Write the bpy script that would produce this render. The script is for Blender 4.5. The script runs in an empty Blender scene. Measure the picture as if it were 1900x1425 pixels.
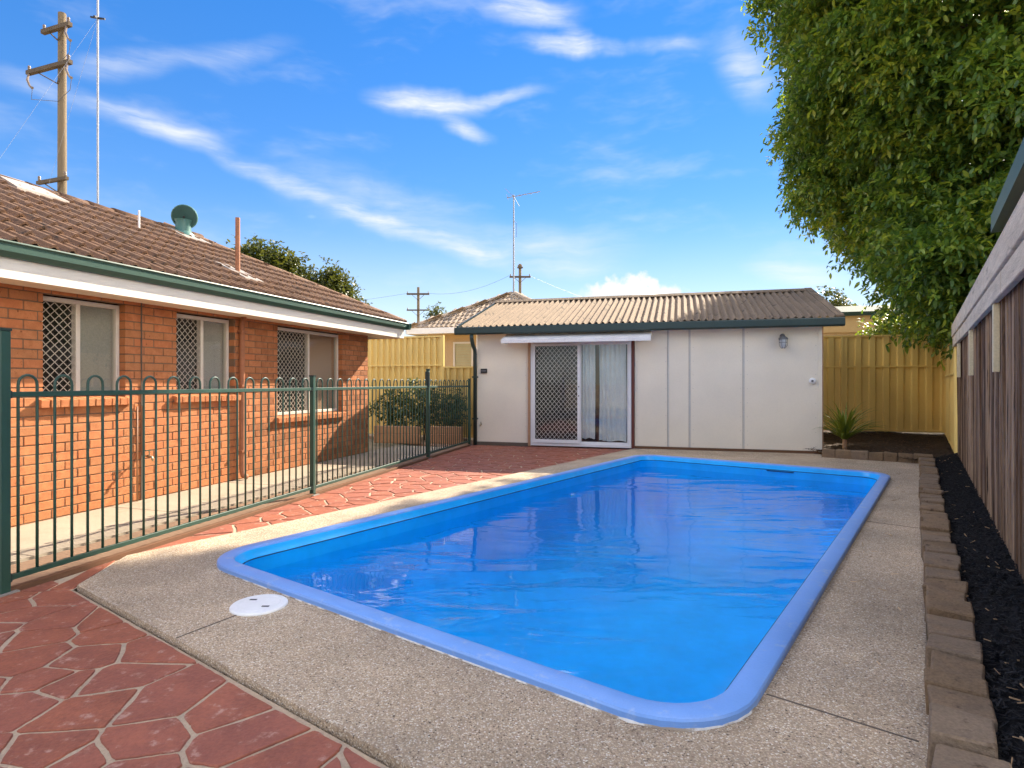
import bpy, bmesh, math, random
import numpy as np
from mathutils import Vector, Matrix
R = math.radians
rnd = random.Random(7)
SC = bpy.context.scene
COL = SC.collection

# ------------------------------------------------------------------ camera
cam_d = bpy.data.cameras.new('camera')
cam = bpy.data.objects.new('camera', cam_d); COL.objects.link(cam)
cam.location = (0, 0, 1.25); cam.rotation_euler = (R(90), 0, 0)
cam_d.sensor_width = 36; cam_d.lens = 20.84; cam_d.shift_y = -0.0013
cam_d.clip_start = 0.05; cam_d.clip_end = 3000
SC.camera = cam

# ------------------------------------------------------------------ light
SUN = Vector((0.947, 1.141, 1.0)).normalized()
SUN_EL = math.asin(SUN.z); SUN_AZ = math.atan2(SUN.x, SUN.y)
sun_d = bpy.data.lights.new('sun', 'SUN'); sun_d.energy = 4.2; sun_d.angle = R(0.5)
sun_d.color = (1.0, 0.88, 0.72)
sun_o = bpy.data.objects.new('sun', sun_d); COL.objects.link(sun_o)
sun_o.rotation_euler = SUN.to_track_quat('Z', 'Y').to_euler(); sun_o.location = (20, 27, 25)
vs = SC.view_settings
vs.view_transform = 'Standard'; vs.look = 'None'; vs.gamma = 1.0; vs.use_curve_mapping = False
vs.exposure = 1.78
SC.cycles.max_bounces = 10; SC.cycles.diffuse_bounces = 5; SC.cycles.transparent_max_bounces = 12
SC.cycles.caustics_reflective = False; SC.cycles.caustics_refractive = False

world = bpy.data.worlds.new('World'); SC.world = world; world.use_nodes = True
def build_world():
    nt = world.node_tree; N = nt.nodes; L = nt.links
    for n in list(N): N.remove(n)
    out = N.new('ShaderNodeOutputWorld'); bg = N.new('ShaderNodeBackground'); bg.inputs[1].default_value = 0.15
    L.new(bg.outputs[0], out.inputs[0])
    sky = N.new('ShaderNodeTexSky'); sky.sky_type = 'NISHITA'; sky.sun_disc = False
    sky.sun_elevation = SUN_EL; sky.sun_rotation = SUN_AZ
    sky.altitude = 0; sky.air_density = 1.0; sky.dust_density = 0.0; sky.ozone_density = 3.0
    # even out the brightness between the sun's side and the far side (thin high haze), keep it azure
    gm = N.new('ShaderNodeGamma'); gm.inputs[1].default_value = 0.60; L.new(sky.outputs[0], gm.inputs[0])
    hs = N.new('ShaderNodeHueSaturation'); hs.inputs['Hue'].default_value = .517; hs.inputs['Saturation'].default_value = 1.80; hs.inputs['Value'].default_value = 0.76
    L.new(gm.outputs[0], hs.inputs['Color'])
    tc = N.new('ShaderNodeTexCoord'); sep = N.new('ShaderNodeSeparateXYZ'); L.new(tc.outputs['Generated'], sep.inputs[0])
    def math_n(op, a, b=None):
        m = N.new('ShaderNodeMath'); m.operation = op
        for i, v in enumerate((a, b)):
            if v is None: continue
            if isinstance(v, (int, float)): m.inputs[i].default_value = v
            else: L.new(v, m.inputs[i])
        return m.outputs[0]
    az = math_n('ARCTAN2', sep.outputs[0], sep.outputs[1]); el = math_n('ARCSINE', sep.outputs[2])
    azd = math_n('MULTIPLY', az, 57.29578); eld = math_n('MULTIPLY', el, 57.29578)
    cmb = N.new('ShaderNodeCombineXYZ'); L.new(azd, cmb.inputs[0]); L.new(eld, cmb.inputs[1])
    # slow warp, so that every streak bends and frays
    def noise(scale, detail, rough, vec, sx=1, sy=1, rot=0):
        mp = N.new('ShaderNodeMapping'); mp.inputs['Scale'].default_value = (sx, sy, 1); mp.inputs['Rotation'].default_value = (0, 0, R(rot))
        L.new(vec, mp.inputs[0])
        n = N.new('ShaderNodeTexNoise'); n.inputs['Scale'].default_value = scale; n.inputs['Detail'].default_value = detail
        n.inputs['Roughness'].default_value = rough; L.new(mp.outputs[0], n.inputs['Vector']); return n
    def warp(vec, scale, amount, det=2):
        n = noise(scale, det, 0.5, vec)
        s = N.new('ShaderNodeVectorMath'); s.operation = 'SUBTRACT'; s.inputs[1].default_value = (.5, .5, .5); L.new(n.outputs['Color'], s.inputs[0])
        k = N.new('ShaderNodeVectorMath'); k.operation = 'SCALE'; k.inputs['Scale'].default_value = amount; L.new(s.outputs[0], k.inputs[0])
        a = N.new('ShaderNodeVectorMath'); a.operation = 'ADD'; L.new(vec, a.inputs[0]); L.new(k.outputs[0], a.inputs[1]); return a.outputs[0]
    v = warp(cmb.outputs[0], 0.07, 2.6); v = warp(v, 0.35, 0.9, 3)
    streaks = [  # start azimuth, elevation, end azimuth, elevation (degrees), half width, strength
        (-43, 21.6, -33, 20.4, .9, .35), (-36, 20.9, -25, 19.4, 1.1, .85), (-28, 19.4, -17, 16.0, .9, .80), (-19, 16.6, -8, 13.0, 1.0, .85), (-10, 13.8, 1, 11.3, 1.1, .75),
        (-24, 18.2, -2, 14.2, 2.6, .38), (-7, 13.4, 13, 12.6, 1.7, .45), (-2, 11.2, 12, 10.6, 1.0, .40),
        (-37, 22.6, -28, 25.6, 1.2, .50), (-30, 25.0, -20, 28.4, 1.0, .35), (-14, 25.2, -3, 24.9, 1.2, 1.25), (-6, 25.0, 4, 26.4, .6, .6), (-7.5, 23.7, -1.5, 22.4, .8, .9),
        (-4, 32.2, 7, 31.8, 1.1, 1.05), (4, 31.2, 8, 29.6, .9, .6), (0, 29.9, 12, 29.0, .9, 1.15), (10, 29.2, 18, 28.9, .7, .5), (19.5, 30.0, 23.6, 23.0, 2.2, .60), (21, 10.2, 30, 8.5, 1.2, .6),
        (-52, 30, -36, 34, 2.5, .5), (34, 34, 58, 30, 3, .5), (-20, 44, 14, 40, 3, .5)]
    tot = None
    for (a0, e0, a1, e1, w, amp) in streaks:
        mp = N.new('ShaderNodeMapping'); mp.vector_type = 'TEXTURE'
        mp.inputs['Location'].default_value = ((a0 + a1) / 2, (e0 + e1) / 2, 0)
        mp.inputs['Rotation'].default_value = (0, 0, math.atan2(e1 - e0, a1 - a0))
        mp.inputs['Scale'].default_value = (math.hypot(a1 - a0, e1 - e0) / 2 * 1.25, w * 1.35, 1)
        L.new(v, mp.inputs[0])
        ln = N.new('ShaderNodeVectorMath'); ln.operation = 'LENGTH'; L.new(mp.outputs[0], ln.inputs[0])
        mr = N.new('ShaderNodeMapRange'); mr.interpolation_type = 'SMOOTHSTEP'
        mr.inputs['From Min'].default_value = 1.0; mr.inputs['From Max'].default_value = 0.0; mr.inputs['To Max'].default_value = amp
        L.new(ln.outputs['Value'], mr.inputs['Value'])
        tot = mr.outputs[0] if tot is None else math_n('ADD', tot, mr.outputs[0])
    fib = noise(0.42, 7, 0.62, v, .22, 1.9, 10)
    fr = N.new('ShaderNodeMapRange'); fr.inputs['From Min'].default_value = .34; fr.inputs['From Max'].default_value = .70
    fr.inputs['To Min'].default_value = .30; fr.inputs['To Max'].default_value = 1.15; L.new(fib.outputs['Fac'], fr.inputs['Value'])
    streak = math_n('MULTIPLY', tot, fr.outputs[0])
    veil = noise(0.11, 5, 0.6, v, .5, 1.6, -14)     # faint cirrus over the whole sky
    vr = N.new('ShaderNodeMapRange'); vr.interpolation_type = 'SMOOTHSTEP'; vr.inputs['From Min'].default_value = .50; vr.inputs['From Max'].default_value = .85; vr.inputs['To Max'].default_value = .40
    L.new(veil.outputs['Fac'], vr.inputs['Value'])
    # one puffy cumulus low over the shed
    puff_v = warp(cmb.outputs[0], 0.55, 3.2, 4)
    mp = N.new('ShaderNodeMapping'); mp.vector_type = 'TEXTURE'; mp.inputs['Location'].default_value = (11.6, 8.2, 0); mp.inputs['Scale'].default_value = (5.6, 2.1, 1)
    L.new(puff_v, mp.inputs[0]); ln = N.new('ShaderNodeVectorMath'); ln.operation = 'LENGTH'; L.new(mp.outputs[0], ln.inputs[0])
    pf = N.new('ShaderNodeMapRange'); pf.interpolation_type = 'SMOOTHSTEP'; pf.inputs['From Min'].default_value = 1.0; pf.inputs['From Max'].default_value = .62; L.new(ln.outputs['Value'], pf.inputs['Value'])
    hz = N.new('ShaderNodeMapRange'); hz.interpolation_type = 'SMOOTHSTEP'; hz.inputs['From Min'].default_value = 17; hz.inputs['From Max'].default_value = 0; hz.inputs['To Max'].default_value = .55
    L.new(eld, hz.inputs['Value'])                    # pale air towards the horizon, all round
    cl = math_n('ADD', math_n('ADD', math_n('ADD', streak, vr.outputs[0]), pf.outputs[0]), hz.outputs[0])
    cl = math_n('MINIMUM', cl, 0.96)
    mix = N.new('ShaderNodeMix'); mix.data_type = 'RGBA'
    L.new(cl, mix.inputs['Factor']); L.new(hs.outputs[0], mix.inputs['A']); mix.inputs['B'].default_value = (2.0, 2.05, 2.1, 1)
    # over-bright cumulus added to fill the shade, noise offset keeps the view mostly clear
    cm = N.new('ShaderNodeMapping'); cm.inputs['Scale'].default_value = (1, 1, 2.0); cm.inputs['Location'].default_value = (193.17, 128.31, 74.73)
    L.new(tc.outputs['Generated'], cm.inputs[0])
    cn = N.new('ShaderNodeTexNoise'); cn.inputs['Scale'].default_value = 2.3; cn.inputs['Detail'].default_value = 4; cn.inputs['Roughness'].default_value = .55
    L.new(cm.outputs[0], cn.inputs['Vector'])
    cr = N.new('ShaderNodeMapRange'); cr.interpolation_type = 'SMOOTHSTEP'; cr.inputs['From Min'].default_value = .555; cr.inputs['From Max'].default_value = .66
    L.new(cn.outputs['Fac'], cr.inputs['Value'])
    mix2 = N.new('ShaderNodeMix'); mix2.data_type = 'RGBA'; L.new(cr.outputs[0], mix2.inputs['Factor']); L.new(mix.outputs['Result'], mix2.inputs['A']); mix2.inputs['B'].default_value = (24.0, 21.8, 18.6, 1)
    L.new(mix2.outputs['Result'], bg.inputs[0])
    world.cycles.sampling_method = 'MANUAL'; world.cycles.sample_map_resolution = 512
build_world()

# ------------------------------------------------------------------ helpers
def tag(o, label=None, cat=None, group=None, kind=None):
    if label: o['label'] = label
    if cat: o['category'] = cat
    if group: o['group'] = group
    if kind: o['kind'] = kind
    return o
def thing(name, label, cat, loc=(0, 0, 0), rotz=0.0, group=None):
    o = bpy.data.objects.new(name, None); COL.objects.link(o)
    o.empty_display_size = 0.2
    o.location = loc; o.rotation_euler = (0, 0, rotz)
    return tag(o, label, cat, group)
def link_mesh(name, me, parent=None, loc=None, rot=None, scale=None):
    o = bpy.data.objects.new(name, me); COL.objects.link(o)
    if parent: o.parent = parent
    if loc is not None: o.location = loc
    if rot is not None: o.rotation_euler = rot
    if scale is not None: o.scale = scale
    return o
class MB:
    def __init__(s): s.v = []; s.f = []
    def add(s, vs, fs):
        b = len(s.v); s.v += [tuple(v) for v in vs]; s.f += [tuple(b + i for i in f) for f in fs]; return s
    def box(s, x0, x1, y0, y1, z0, z1):
        return s.add([(x0,y0,z0),(x1,y0,z0),(x1,y1,z0),(x0,y1,z0),(x0,y0,z1),(x1,y0,z1),(x1,y1,z1),(x0,y1,z1)],
                     [(3,2,1,0),(4,5,6,7),(0,1,5,4),(1,2,6,5),(2,3,7,6),(3,0,4,7)])
    def bar(s, a, b, w, h, up=(0, 0, 1)):      # box beam from a to b
        a = Vector(a); b = Vector(b); d = (b - a).normalized(); up = Vector(up)
        if abs(d.dot(up)) > .99: up = Vector((1, 0, 0))
        x = d.cross(up).normalized() * w / 2; y = x.cross(d).normalized() * h / 2
        P = [a-x-y, a+x-y, a+x+y, a-x+y, b-x-y, b+x-y, b+x+y, b-x+y]
        return s.add(P, [(0,1,2,3),(7,6,5,4),(0,4,5,1),(1,5,6,2),(2,6,7,3),(3,7,4,0)])
    def tube(s, pts, r, seg=8, cap=True):
        pts = [Vector(p) for p in pts]; n = len(pts); rings = []
        rr = r if isinstance(r, (list, tuple)) else [r] * n
        ref = Vector((0, 0, 1))
        t0 = (pts[1] - pts[0]).normalized()
        if abs(t0.dot(ref)) > .95: ref = Vector((1, 0, 0))
        x = t0.cross(ref).normalized()
        V = []
        for i, p in enumerate(pts):
            t = ((pts[min(i+1, n-1)] - pts[max(i-1, 0)])).normalized()
            x = (x - t * x.dot(t)).normalized(); y = t.cross(x)
            for k in range(seg):
                a = 2 * math.pi * k / seg; V.append(p + (x * math.cos(a) + y * math.sin(a)) * rr[i])
        F = []
        for i in range(n - 1):
            for k in range(seg):
                k2 = (k + 1) % seg; F.append((i*seg+k, i*seg+k2, (i+1)*seg+k2, (i+1)*seg+k))
        if cap: F.append(tuple(reversed(range(seg)))); F.append(tuple((n-1)*seg+k for k in range(seg)))
        return s.add(V, F)
    def extrude(s, prof, axis_a, axis_b, org_a, org_b, caps=True):
        """prof: 2-D closed outline in (axis_a, axis_b) swept from point org_a to org_b"""
        A = Vector(axis_a); B = Vector(axis_b); n = len(prof)
        V = [Vector(org_a) + A*p[0] + B*p[1] for p in prof] + [Vector(org_b) + A*p[0] + B*p[1] for p in prof]
        F = [(i, (i+1) % n, n+(i+1) % n, n+i) for i in range(n)]
        if caps: F += [tuple(reversed(range(n))), tuple(range(n, 2*n))]
        return s.add(V, F)
    def lathe(s, prof, seg=24, c=(0, 0, 0)):
        n = len(prof); V = []; F = []
        for r, z in prof:
            for k in range(seg):
                a = 2*math.pi*k/seg; V.append((c[0]+r*math.cos(a), c[1]+r*math.sin(a), c[2]+z))
        for i in range(n-1):
            for k in range(seg):
                k2 = (k+1) % seg; F.append((i*seg+k, i*seg+k2, (i+1)*seg+k2, (i+1)*seg+k))
        if prof[0][0] > 1e-5: F.append(tuple(reversed(range(seg))))
        if prof[-1][0] > 1e-5: F.append(tuple((n-1)*seg+k for k in range(seg)))
        return s.add(V, F)
    def mesh(s, name, mat, smooth=False, bevel=0.0, fixn=True):
        me = bpy.data.meshes.new(name); me.from_pydata(s.v, [], s.f); me.update()
        if bevel or fixn:
            bm = bmesh.new(); bm.from_mesh(me)
            if bevel: bmesh.ops.bevel(bm, geom=list(bm.edges), offset=bevel, segments=1, affect='EDGES', profile=.5)
            bmesh.ops.recalc_face_normals(bm, faces=list(bm.faces)); bm.to_mesh(me); bm.free()
        if smooth:
            for p in me.polygons: p.use_smooth = True
        if mat: me.materials.append(mat)
        return me
    def build(s, name, mat, parent=None, smooth=False, bevel=0.0, loc=None, rot=None, fixn=True):
        o = link_mesh(name, s.mesh(name, mat, smooth, bevel, fixn), parent, loc, rot)
        return o
def smooth_by_angle(o, ang=40):
    for p in o.data.polygons: p.use_smooth = True
    bm = bmesh.new(); bm.from_mesh(o.data)
    for e in bm.edges:
        if len(e.link_faces) == 2 and e.calc_face_angle(0) > R(ang): e.smooth = False
    bm.to_mesh(o.data); bm.free(); return o

# ------------------------------------------------------------------ materials
def nodes_of(name):
    m = bpy.data.materials.new(name); m.use_nodes = True; nt = m.node_tree
    return m, nt, nt.nodes, nt.links, nt.nodes['Principled BSDF']
def setin(b, k, v):
    if k in b.inputs: b.inputs[k].default_value = v
def MAT(name, col, rough=.65, spec=.4, metal=0.0, var=.15, scale=4.0, stretch=(1, 1, 1), fine=.10, fscale=60, bump=0.0, bscale=80, bstretch=(1, 1, 1),
        rand=0.0, island=0.0, dirt=None, dirt_scale=2.0, dirt_lo=.55, dirt_hi=.75, coat=0.0, col2=None):
    """paint / timber / masonry: base colour with slow and fine variation, grain relief, optional stains and per-piece tone"""
    m, nt, N, L, b = nodes_of(name)
    setin(b, 'Roughness', rough); setin(b, 'Metallic', metal); setin(b, 'Specular IOR Level', spec); setin(b, 'Coat Weight', coat)
    geo = N.new('ShaderNodeNewGeometry')
    def nz(sc, st, det=4, ro=.55):
        mp = N.new('ShaderNodeMapping'); mp.inputs['Scale'].default_value = st; L.new(geo.outputs['Position'], mp.inputs[0])
        n = N.new('ShaderNodeTexNoise'); n.inputs['Scale'].default_value = sc; n.inputs['Detail'].default_value = det; n.inputs['Roughness'].default_value = ro
        L.new(mp.outputs[0], n.inputs['Vector']); return n.outputs['Fac']
    def mm(op, a, c):
        x = N.new('ShaderNodeMath'); x.operation = op
        for i, v in enumerate((a, c)):
            if isinstance(v, (int, float)): x.inputs[i].default_value = v
            else: L.new(v, x.inputs[i])
        return x.outputs[0]
    val = mm('ADD', mm('MULTIPLY', mm('SUBTRACT', nz(scale, stretch), .5), var * 4), 1.0)
    if fine: val = mm('ADD', val, mm('MULTIPLY', mm('SUBTRACT', nz(fscale, stretch, 2), .5), fine * 4))
    if rand:
        oi = N.new('ShaderNodeObjectInfo'); val = mm('ADD', val, mm('MULTIPLY', mm('SUBTRACT', oi.outputs['Random'], .5), rand * 2))
    if island: val = mm('ADD', val, mm('MULTIPLY', mm('SUBTRACT', geo.outputs['Random Per Island'], .5), island * 2))
    val = mm('MAXIMUM', val, .15)
    base = None
    if col2 is not None:
        mx = N.new('ShaderNodeMix'); mx.data_type = 'RGBA'; mx.inputs['A'].default_value = (*col, 1); mx.inputs['B'].default_value = (*col2, 1)
        f = N.new('ShaderNodeMapRange'); f.inputs['From Min'].default_value = .35; f.inputs['From Max'].default_value = .65
        src = nz(scale * 1.7, stretch)
        if rand: src = mm('ADD', mm('MULTIPLY', src, .6), mm('MULTIPLY', oi.outputs['Random'], .4))
        L.new(src, f.inputs['Value']); L.new(f.outputs[0], mx.inputs['Factor']); base = mx.outputs['Result']
    sc = N.new('ShaderNodeVectorMath'); sc.operation = 'SCALE'
    if base is None: sc.inputs[0].default_value = col
    else: L.new(base, sc.inputs[0])
    L.new(val, sc.inputs['Scale']); cur = sc.outputs[0]
    if dirt is not None:
        mx = N.new('ShaderNodeMix'); mx.data_type = 'RGBA'; L.new(cur, mx.inputs['A']); mx.inputs['B'].default_value = (*dirt, 1)
        f = N.new('ShaderNodeMapRange'); f.interpolation_type = 'SMOOTHSTEP'; f.inputs['From Min'].default_value = dirt_lo; f.inputs['From Max'].default_value = dirt_hi
        L.new(nz(dirt_scale, stretch, 6, .65), f.inputs['Value']); L.new(f.outputs[0], mx.inputs['Factor']); cur = mx.outputs['Result']
    L.new(cur, b.inputs['Base Color'])
    if bump:
        bp = N.new('ShaderNodeBump'); bp.inputs['Strength'].default_value = min(1, bump); bp.inputs['Distance'].default_value = .01
        L.new(nz(bscale, bstretch, 4, .6), bp.inputs['Height']); L.new(bp.outputs[0], b.inputs['Normal'])
    return m
def aggregate_mat():
    m, nt, N, L, b = nodes_of('exposed_aggregate'); setin(b, 'Roughness', .75); setin(b, 'Specular IOR Level', .35)
    geo = N.new('ShaderNodeNewGeometry')
    vo = N.new('ShaderNodeTexVoronoi'); vo.inputs['Scale'].default_value = 135; vo.inputs['Randomness'].default_value = 1
    wn = N.new('ShaderNodeTexNoise'); wn.inputs['Scale'].default_value = 70; wn.inputs['Detail'].default_value = 2
    L.new(geo.outputs['Position'], wn.inputs['Vector'])
    ad = N.new('ShaderNodeVectorMath'); ad.operation = 'MULTIPLY_ADD'; ad.inputs[1].default_value = (.012, .012, .012); L.new(wn.outputs['Color'], ad.inputs[0]); L.new(geo.outputs['Position'], ad.inputs[2])
    L.new(ad.outputs[0], vo.inputs['Vector'])
    sx = N.new('ShaderNodeSeparateXYZ'); L.new(vo.outputs['Color'], sx.inputs[0])
    cr = N.new('ShaderNodeValToRGB'); e = cr.color_ramp; e.interpolation = 'LINEAR'
    cols = [(0, (.08, .058, .042)), (.10, (.35, .245, .155)), (.30, (.61, .465, .305)), (.5, (.53, .41, .29)), (.66, (.70, .545, .36)), (.82, (.61, .52, .41)), (.93, (.79, .70, .54)), (1, (.84, .79, .68))]
    e.elements[0].position = 0; e.elements[0].color = (*cols[0][1], 1); e.elements[1].position = 1; e.elements[1].color = (*cols[-1][1], 1)
    for p, c in cols[1:-1]: k = e.elements.new(p); k.color = (*c, 1)
    L.new(sx.outputs[0], cr.inputs[0])
    # mortar between the pebbles
    mr = N.new('ShaderNodeMapRange'); mr.inputs['From Min'].default_value = .42; mr.inputs['From Max'].default_value = .62; L.new(vo.outputs['Distance'], mr.inputs['Value'])
    mx = N.new('ShaderNodeMix'); mx.data_type = 'RGBA'; L.new(mr.outputs[0], mx.inputs['Factor']); L.new(cr.outputs[0], mx.inputs['A']); mx.inputs['B'].default_value = (.41, .305, .205, 1)
    ln = N.new('ShaderNodeTexNoise'); ln.inputs['Scale'].default_value = 1.1; ln.inputs['Detail'].default_value = 6; ln.inputs['Roughness'].default_value = .62; L.new(geo.outputs['Position'], ln.inputs['Vector'])
    m2 = N.new('ShaderNodeMapRange'); m2.inputs['From Min'].default_value = .3; m2.inputs['From Max'].default_value = .7; m2.inputs['To Min'].default_value = .68; m2.inputs['To Max'].default_value = 1.22; L.new(ln.outputs['Fac'], m2.inputs['Value'])
    s = N.new('ShaderNodeVectorMath'); s.operation = 'SCALE'; L.new(mx.outputs['Result'], s.inputs[0]); L.new(m2.outputs[0], s.inputs['Scale'])
    L.new(s.outputs[0], b.inputs['Base Color'])
    bp = N.new('ShaderNodeBump'); bp.invert = True; bp.inputs['Strength'].default_value = .9; bp.inputs['Distance'].default_value = .006
    L.new(vo.outputs['Distance'], bp.inputs['Height']); L.new(bp.outputs[0], b.inputs['Normal'])
    return m
def leaf_mat(name, stops, trans=.35, rough=.42, tint=(1.5, 1.35, .5)):
    m, nt, N, L, b = nodes_of(name); setin(b, 'Roughness', rough); setin(b, 'Specular IOR Level', .45)
    geo = N.new('ShaderNodeNewGeometry'); cr = N.new('ShaderNodeValToRGB'); e = cr.color_ramp
    e.elements[0].color = (*stops[0], 1); e.elements[1].color = (*stops[-1], 1)
    for i, c in enumerate(stops[1:-1]): k = e.elements.new((i + 1) / (len(stops) - 1)); k.color = (*c, 1)
    nz = N.new('ShaderNodeTexNoise'); nz.inputs['Scale'].default_value = 1.1; nz.inputs['Detail'].default_value = 3; L.new(geo.outputs['Position'], nz.inputs['Vector'])
    a = N.new('ShaderNodeMath'); a.operation = 'MULTIPLY_ADD'; a.inputs[1].default_value = 1.1; a.inputs[2].default_value = -.35; L.new(nz.outputs['Fac'], a.inputs[0])
    c = N.new('ShaderNodeMath'); c.operation = 'MULTIPLY_ADD'; c.inputs[1].default_value = .75; L.new(geo.outputs['Random Per Island'], c.inputs[0]); L.new(a.outputs[0], c.inputs[2])
    L.new(c.outputs[0], cr.inputs[0]); L.new(cr.outputs[0], b.inputs['Base Color'])
    tr = N.new('ShaderNodeBsdfTranslucent'); tm = N.new('ShaderNodeVectorMath'); tm.operation = 'MULTIPLY'; tm.inputs[1].default_value = tint
    L.new(cr.outputs[0], tm.inputs[0]); L.new(tm.outputs[0], tr.inputs[0])
    mx = N.new('ShaderNodeMixShader'); mx.inputs[0].default_value = trans; L.new(b.outputs[0], mx.inputs[1]); L.new(tr.outputs[0], mx.inputs[2])
    L.new(mx.outputs[0], N['Material Output'].inputs[0]); return m
def fresnel(N, L, ior):
    f = N.new('ShaderNodeFresnel'); g = N.new('ShaderNodeNewGeometry')      # a thin sheet reflects alike from both sides
    k = N.new('ShaderNodeMapRange'); k.inputs['To Min'].default_value = ior; k.inputs['To Max'].default_value = 1/ior
    L.new(g.outputs['Backfacing'], k.inputs['Value']); L.new(k.outputs[0], f.inputs[0]); return f
def glass_mat(name, tint=(.9, .95, .95), ior=1.45, boost=1.0):
    m = bpy.data.materials.new(name); m.use_nodes = True; N = m.node_tree.nodes; L = m.node_tree.links
    N.remove(N['Principled BSDF']); out = N['Material Output']
    t = N.new('ShaderNodeBsdfTransparent'); t.inputs[0].default_value = (*tint, 1); g = N.new('ShaderNodeBsdfGlossy'); g.inputs['Roughness'].default_value = .01
    f = fresnel(N, L, ior)
    k = N.new('ShaderNodeMath'); k.operation = 'MULTIPLY'; k.inputs[1].default_value = boost; k.use_clamp = True; L.new(f.outputs[0], k.inputs[0])
    mx = N.new('ShaderNodeMixShader'); L.new(k.outputs[0], mx.inputs[0]); L.new(t.outputs[0], mx.inputs[1]); L.new(g.outputs[0], mx.inputs[2]); L.new(mx.outputs[0], out.inputs[0]); return m
def water_mat():
    m = bpy.data.materials.new('pool_water'); m.use_nodes = True; N = m.node_tree.nodes; L = m.node_tree.links
    N.remove(N['Principled BSDF']); out = N['Material Output']
    t = N.new('ShaderNodeBsdfTransparent'); t.inputs[0].default_value = (.62, .96, 1.0, 1); g = N.new('ShaderNodeBsdfGlossy'); g.inputs['Roughness'].default_value = .008
    geo = N.new('ShaderNodeNewGeometry')
    mp = N.new('ShaderNodeMapping'); mp.inputs['Rotation'].default_value = (0, 0, R(12)); mp.inputs['Scale'].default_value = (.75, 1.9, 1); L.new(geo.outputs['Position'], mp.inputs[0])
    n1 = N.new('ShaderNodeTexNoise'); n1.inputs['Scale'].default_value = 1.7; n1.inputs['Detail'].default_value = 1.6; n1.inputs['Distortion'].default_value = .6; L.new(mp.outputs[0], n1.inputs['Vector'])
    n2 = N.new('ShaderNodeTexNoise'); n2.inputs['Scale'].default_value = 9; n2.inputs['Detail'].default_value = 2; L.new(mp.outputs[0], n2.inputs['Vector'])
    a = N.new('ShaderNodeMath'); a.operation = 'MULTIPLY_ADD'; a.inputs[1].default_value = .07; L.new(n2.outputs['Fac'], a.inputs[0]); L.new(n1.outputs['Fac'], a.inputs[2])
    bp = N.new('ShaderNodeBump'); bp.inputs['Distance'].default_value = .040; L.new(a.outputs[0], bp.inputs['Height'])
    n3 = N.new('ShaderNodeTexNoise'); n3.inputs['Scale'].default_value = .55; n3.inputs['Detail'].default_value = 1; L.new(geo.outputs['Position'], n3.inputs['Vector'])
    k3 = N.new('ShaderNodeMapRange'); k3.interpolation_type = 'SMOOTHSTEP'; k3.inputs['From Min'].default_value = .38; k3.inputs['From Max'].default_value = .62; k3.inputs['To Min'].default_value = .10; k3.inputs['To Max'].default_value = 1.0
    L.new(n3.outputs['Fac'], k3.inputs['Value']); L.new(k3.outputs[0], bp.inputs['Strength'])     # calm and ruffled patches
    f = fresnel(N, L, 1.33); L.new(bp.outputs[0], f.inputs['Normal']); L.new(bp.outputs[0], g.inputs['Normal'])
    mx = N.new('ShaderNodeMixShader'); L.new(f.outputs[0], mx.inputs[0]); L.new(t.outputs[0], mx.inputs[1]); L.new(g.outputs[0], mx.inputs[2]); L.new(mx.outputs[0], out.inputs[0]); return m

M = {}
M['brick'] = MAT('brick', (.44, .182, .074), .85, .25, var=.10, scale=9, fine=.12, fscale=120, bump=.45, bscale=160, rand=.27, island=.27, col2=(.33, .118, .046), dirt=(.17, .062, .026), dirt_scale=26, dirt_lo=.62, dirt_hi=.72)
M['mortar'] = MAT('mortar', (.19, .125, .08), .95, .2, var=.15, scale=12, bump=.4, bscale=200)
M['roof_tile'] = MAT('roof_tile', (.180, .096, .052), .85, .3, var=.20, scale=3, fine=.16, fscale=70, bump=.5, bscale=120, rand=.22, island=.2, col2=(.135, .080, .050), dirt=(.040, .030, .022), dirt_scale=9, dirt_lo=.56, dirt_hi=.70)
M['fascia'] = MAT('fascia_paint', (.72, .67, .58), .5, .4, var=.04, scale=3, fine=.02)
M['soffit'] = MAT('soffit_paint', (.72, .62, .46), .6, .3, var=.06, scale=3, fine=.03)
M['green_metal'] = MAT('green_paint', (.020, .066, .046), .46, .5, var=.10, scale=3, fine=.05)
M['dark_green'] = MAT('dark_green_paint', (.020, .040, .036), .35, .5, var=.12, scale=3, fine=.06)
M['cowl'] = MAT('cowl_green', (.065, .17, .15), .45, .45, var=.12, scale=9, fine=.06)
M['pipe_brown'] = MAT('brown_pipe', (.33, .135, .065), .6, .35, var=.2, scale=8)
M['alu'] = MAT('window_frame', (.62, .57, .48), .42, .5, var=.06, scale=5, fine=.03)
M['white'] = MAT('white_paint', (.80, .80, .79), .42, .45, var=.05, scale=4, fine=.03)
M['door_screen'] = MAT('door_screen_bar', (.56, .54, .50), .45, .5, var=.1, scale=6)
M['screen'] = MAT('screen_bar', (.50, .45, .36), .45, .5, var=.08, scale=6)
M['screen_dark'] = MAT('insect_mesh', (.022, .020, .018), .8, .2, var=.2, scale=3)
M['blind'] = MAT('blind', (.46, .42, .36), .8, .2, var=.06, scale=2)
M['blind_tan'] = MAT('tan_blind', (.46, .28, .17), .8, .2, var=.05, scale=2)
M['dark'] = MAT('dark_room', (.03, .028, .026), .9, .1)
M['glass'] = glass_mat('glass', (.90, .92, .91), 1.5, 1.1)
M['aggregate'] = aggregate_mat()
M['grout'] = MAT('grout', (.47, .365, .255), .92, .2, var=.14, scale=5, fine=.12, fscale=90, bump=.5, bscale=140)
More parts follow.
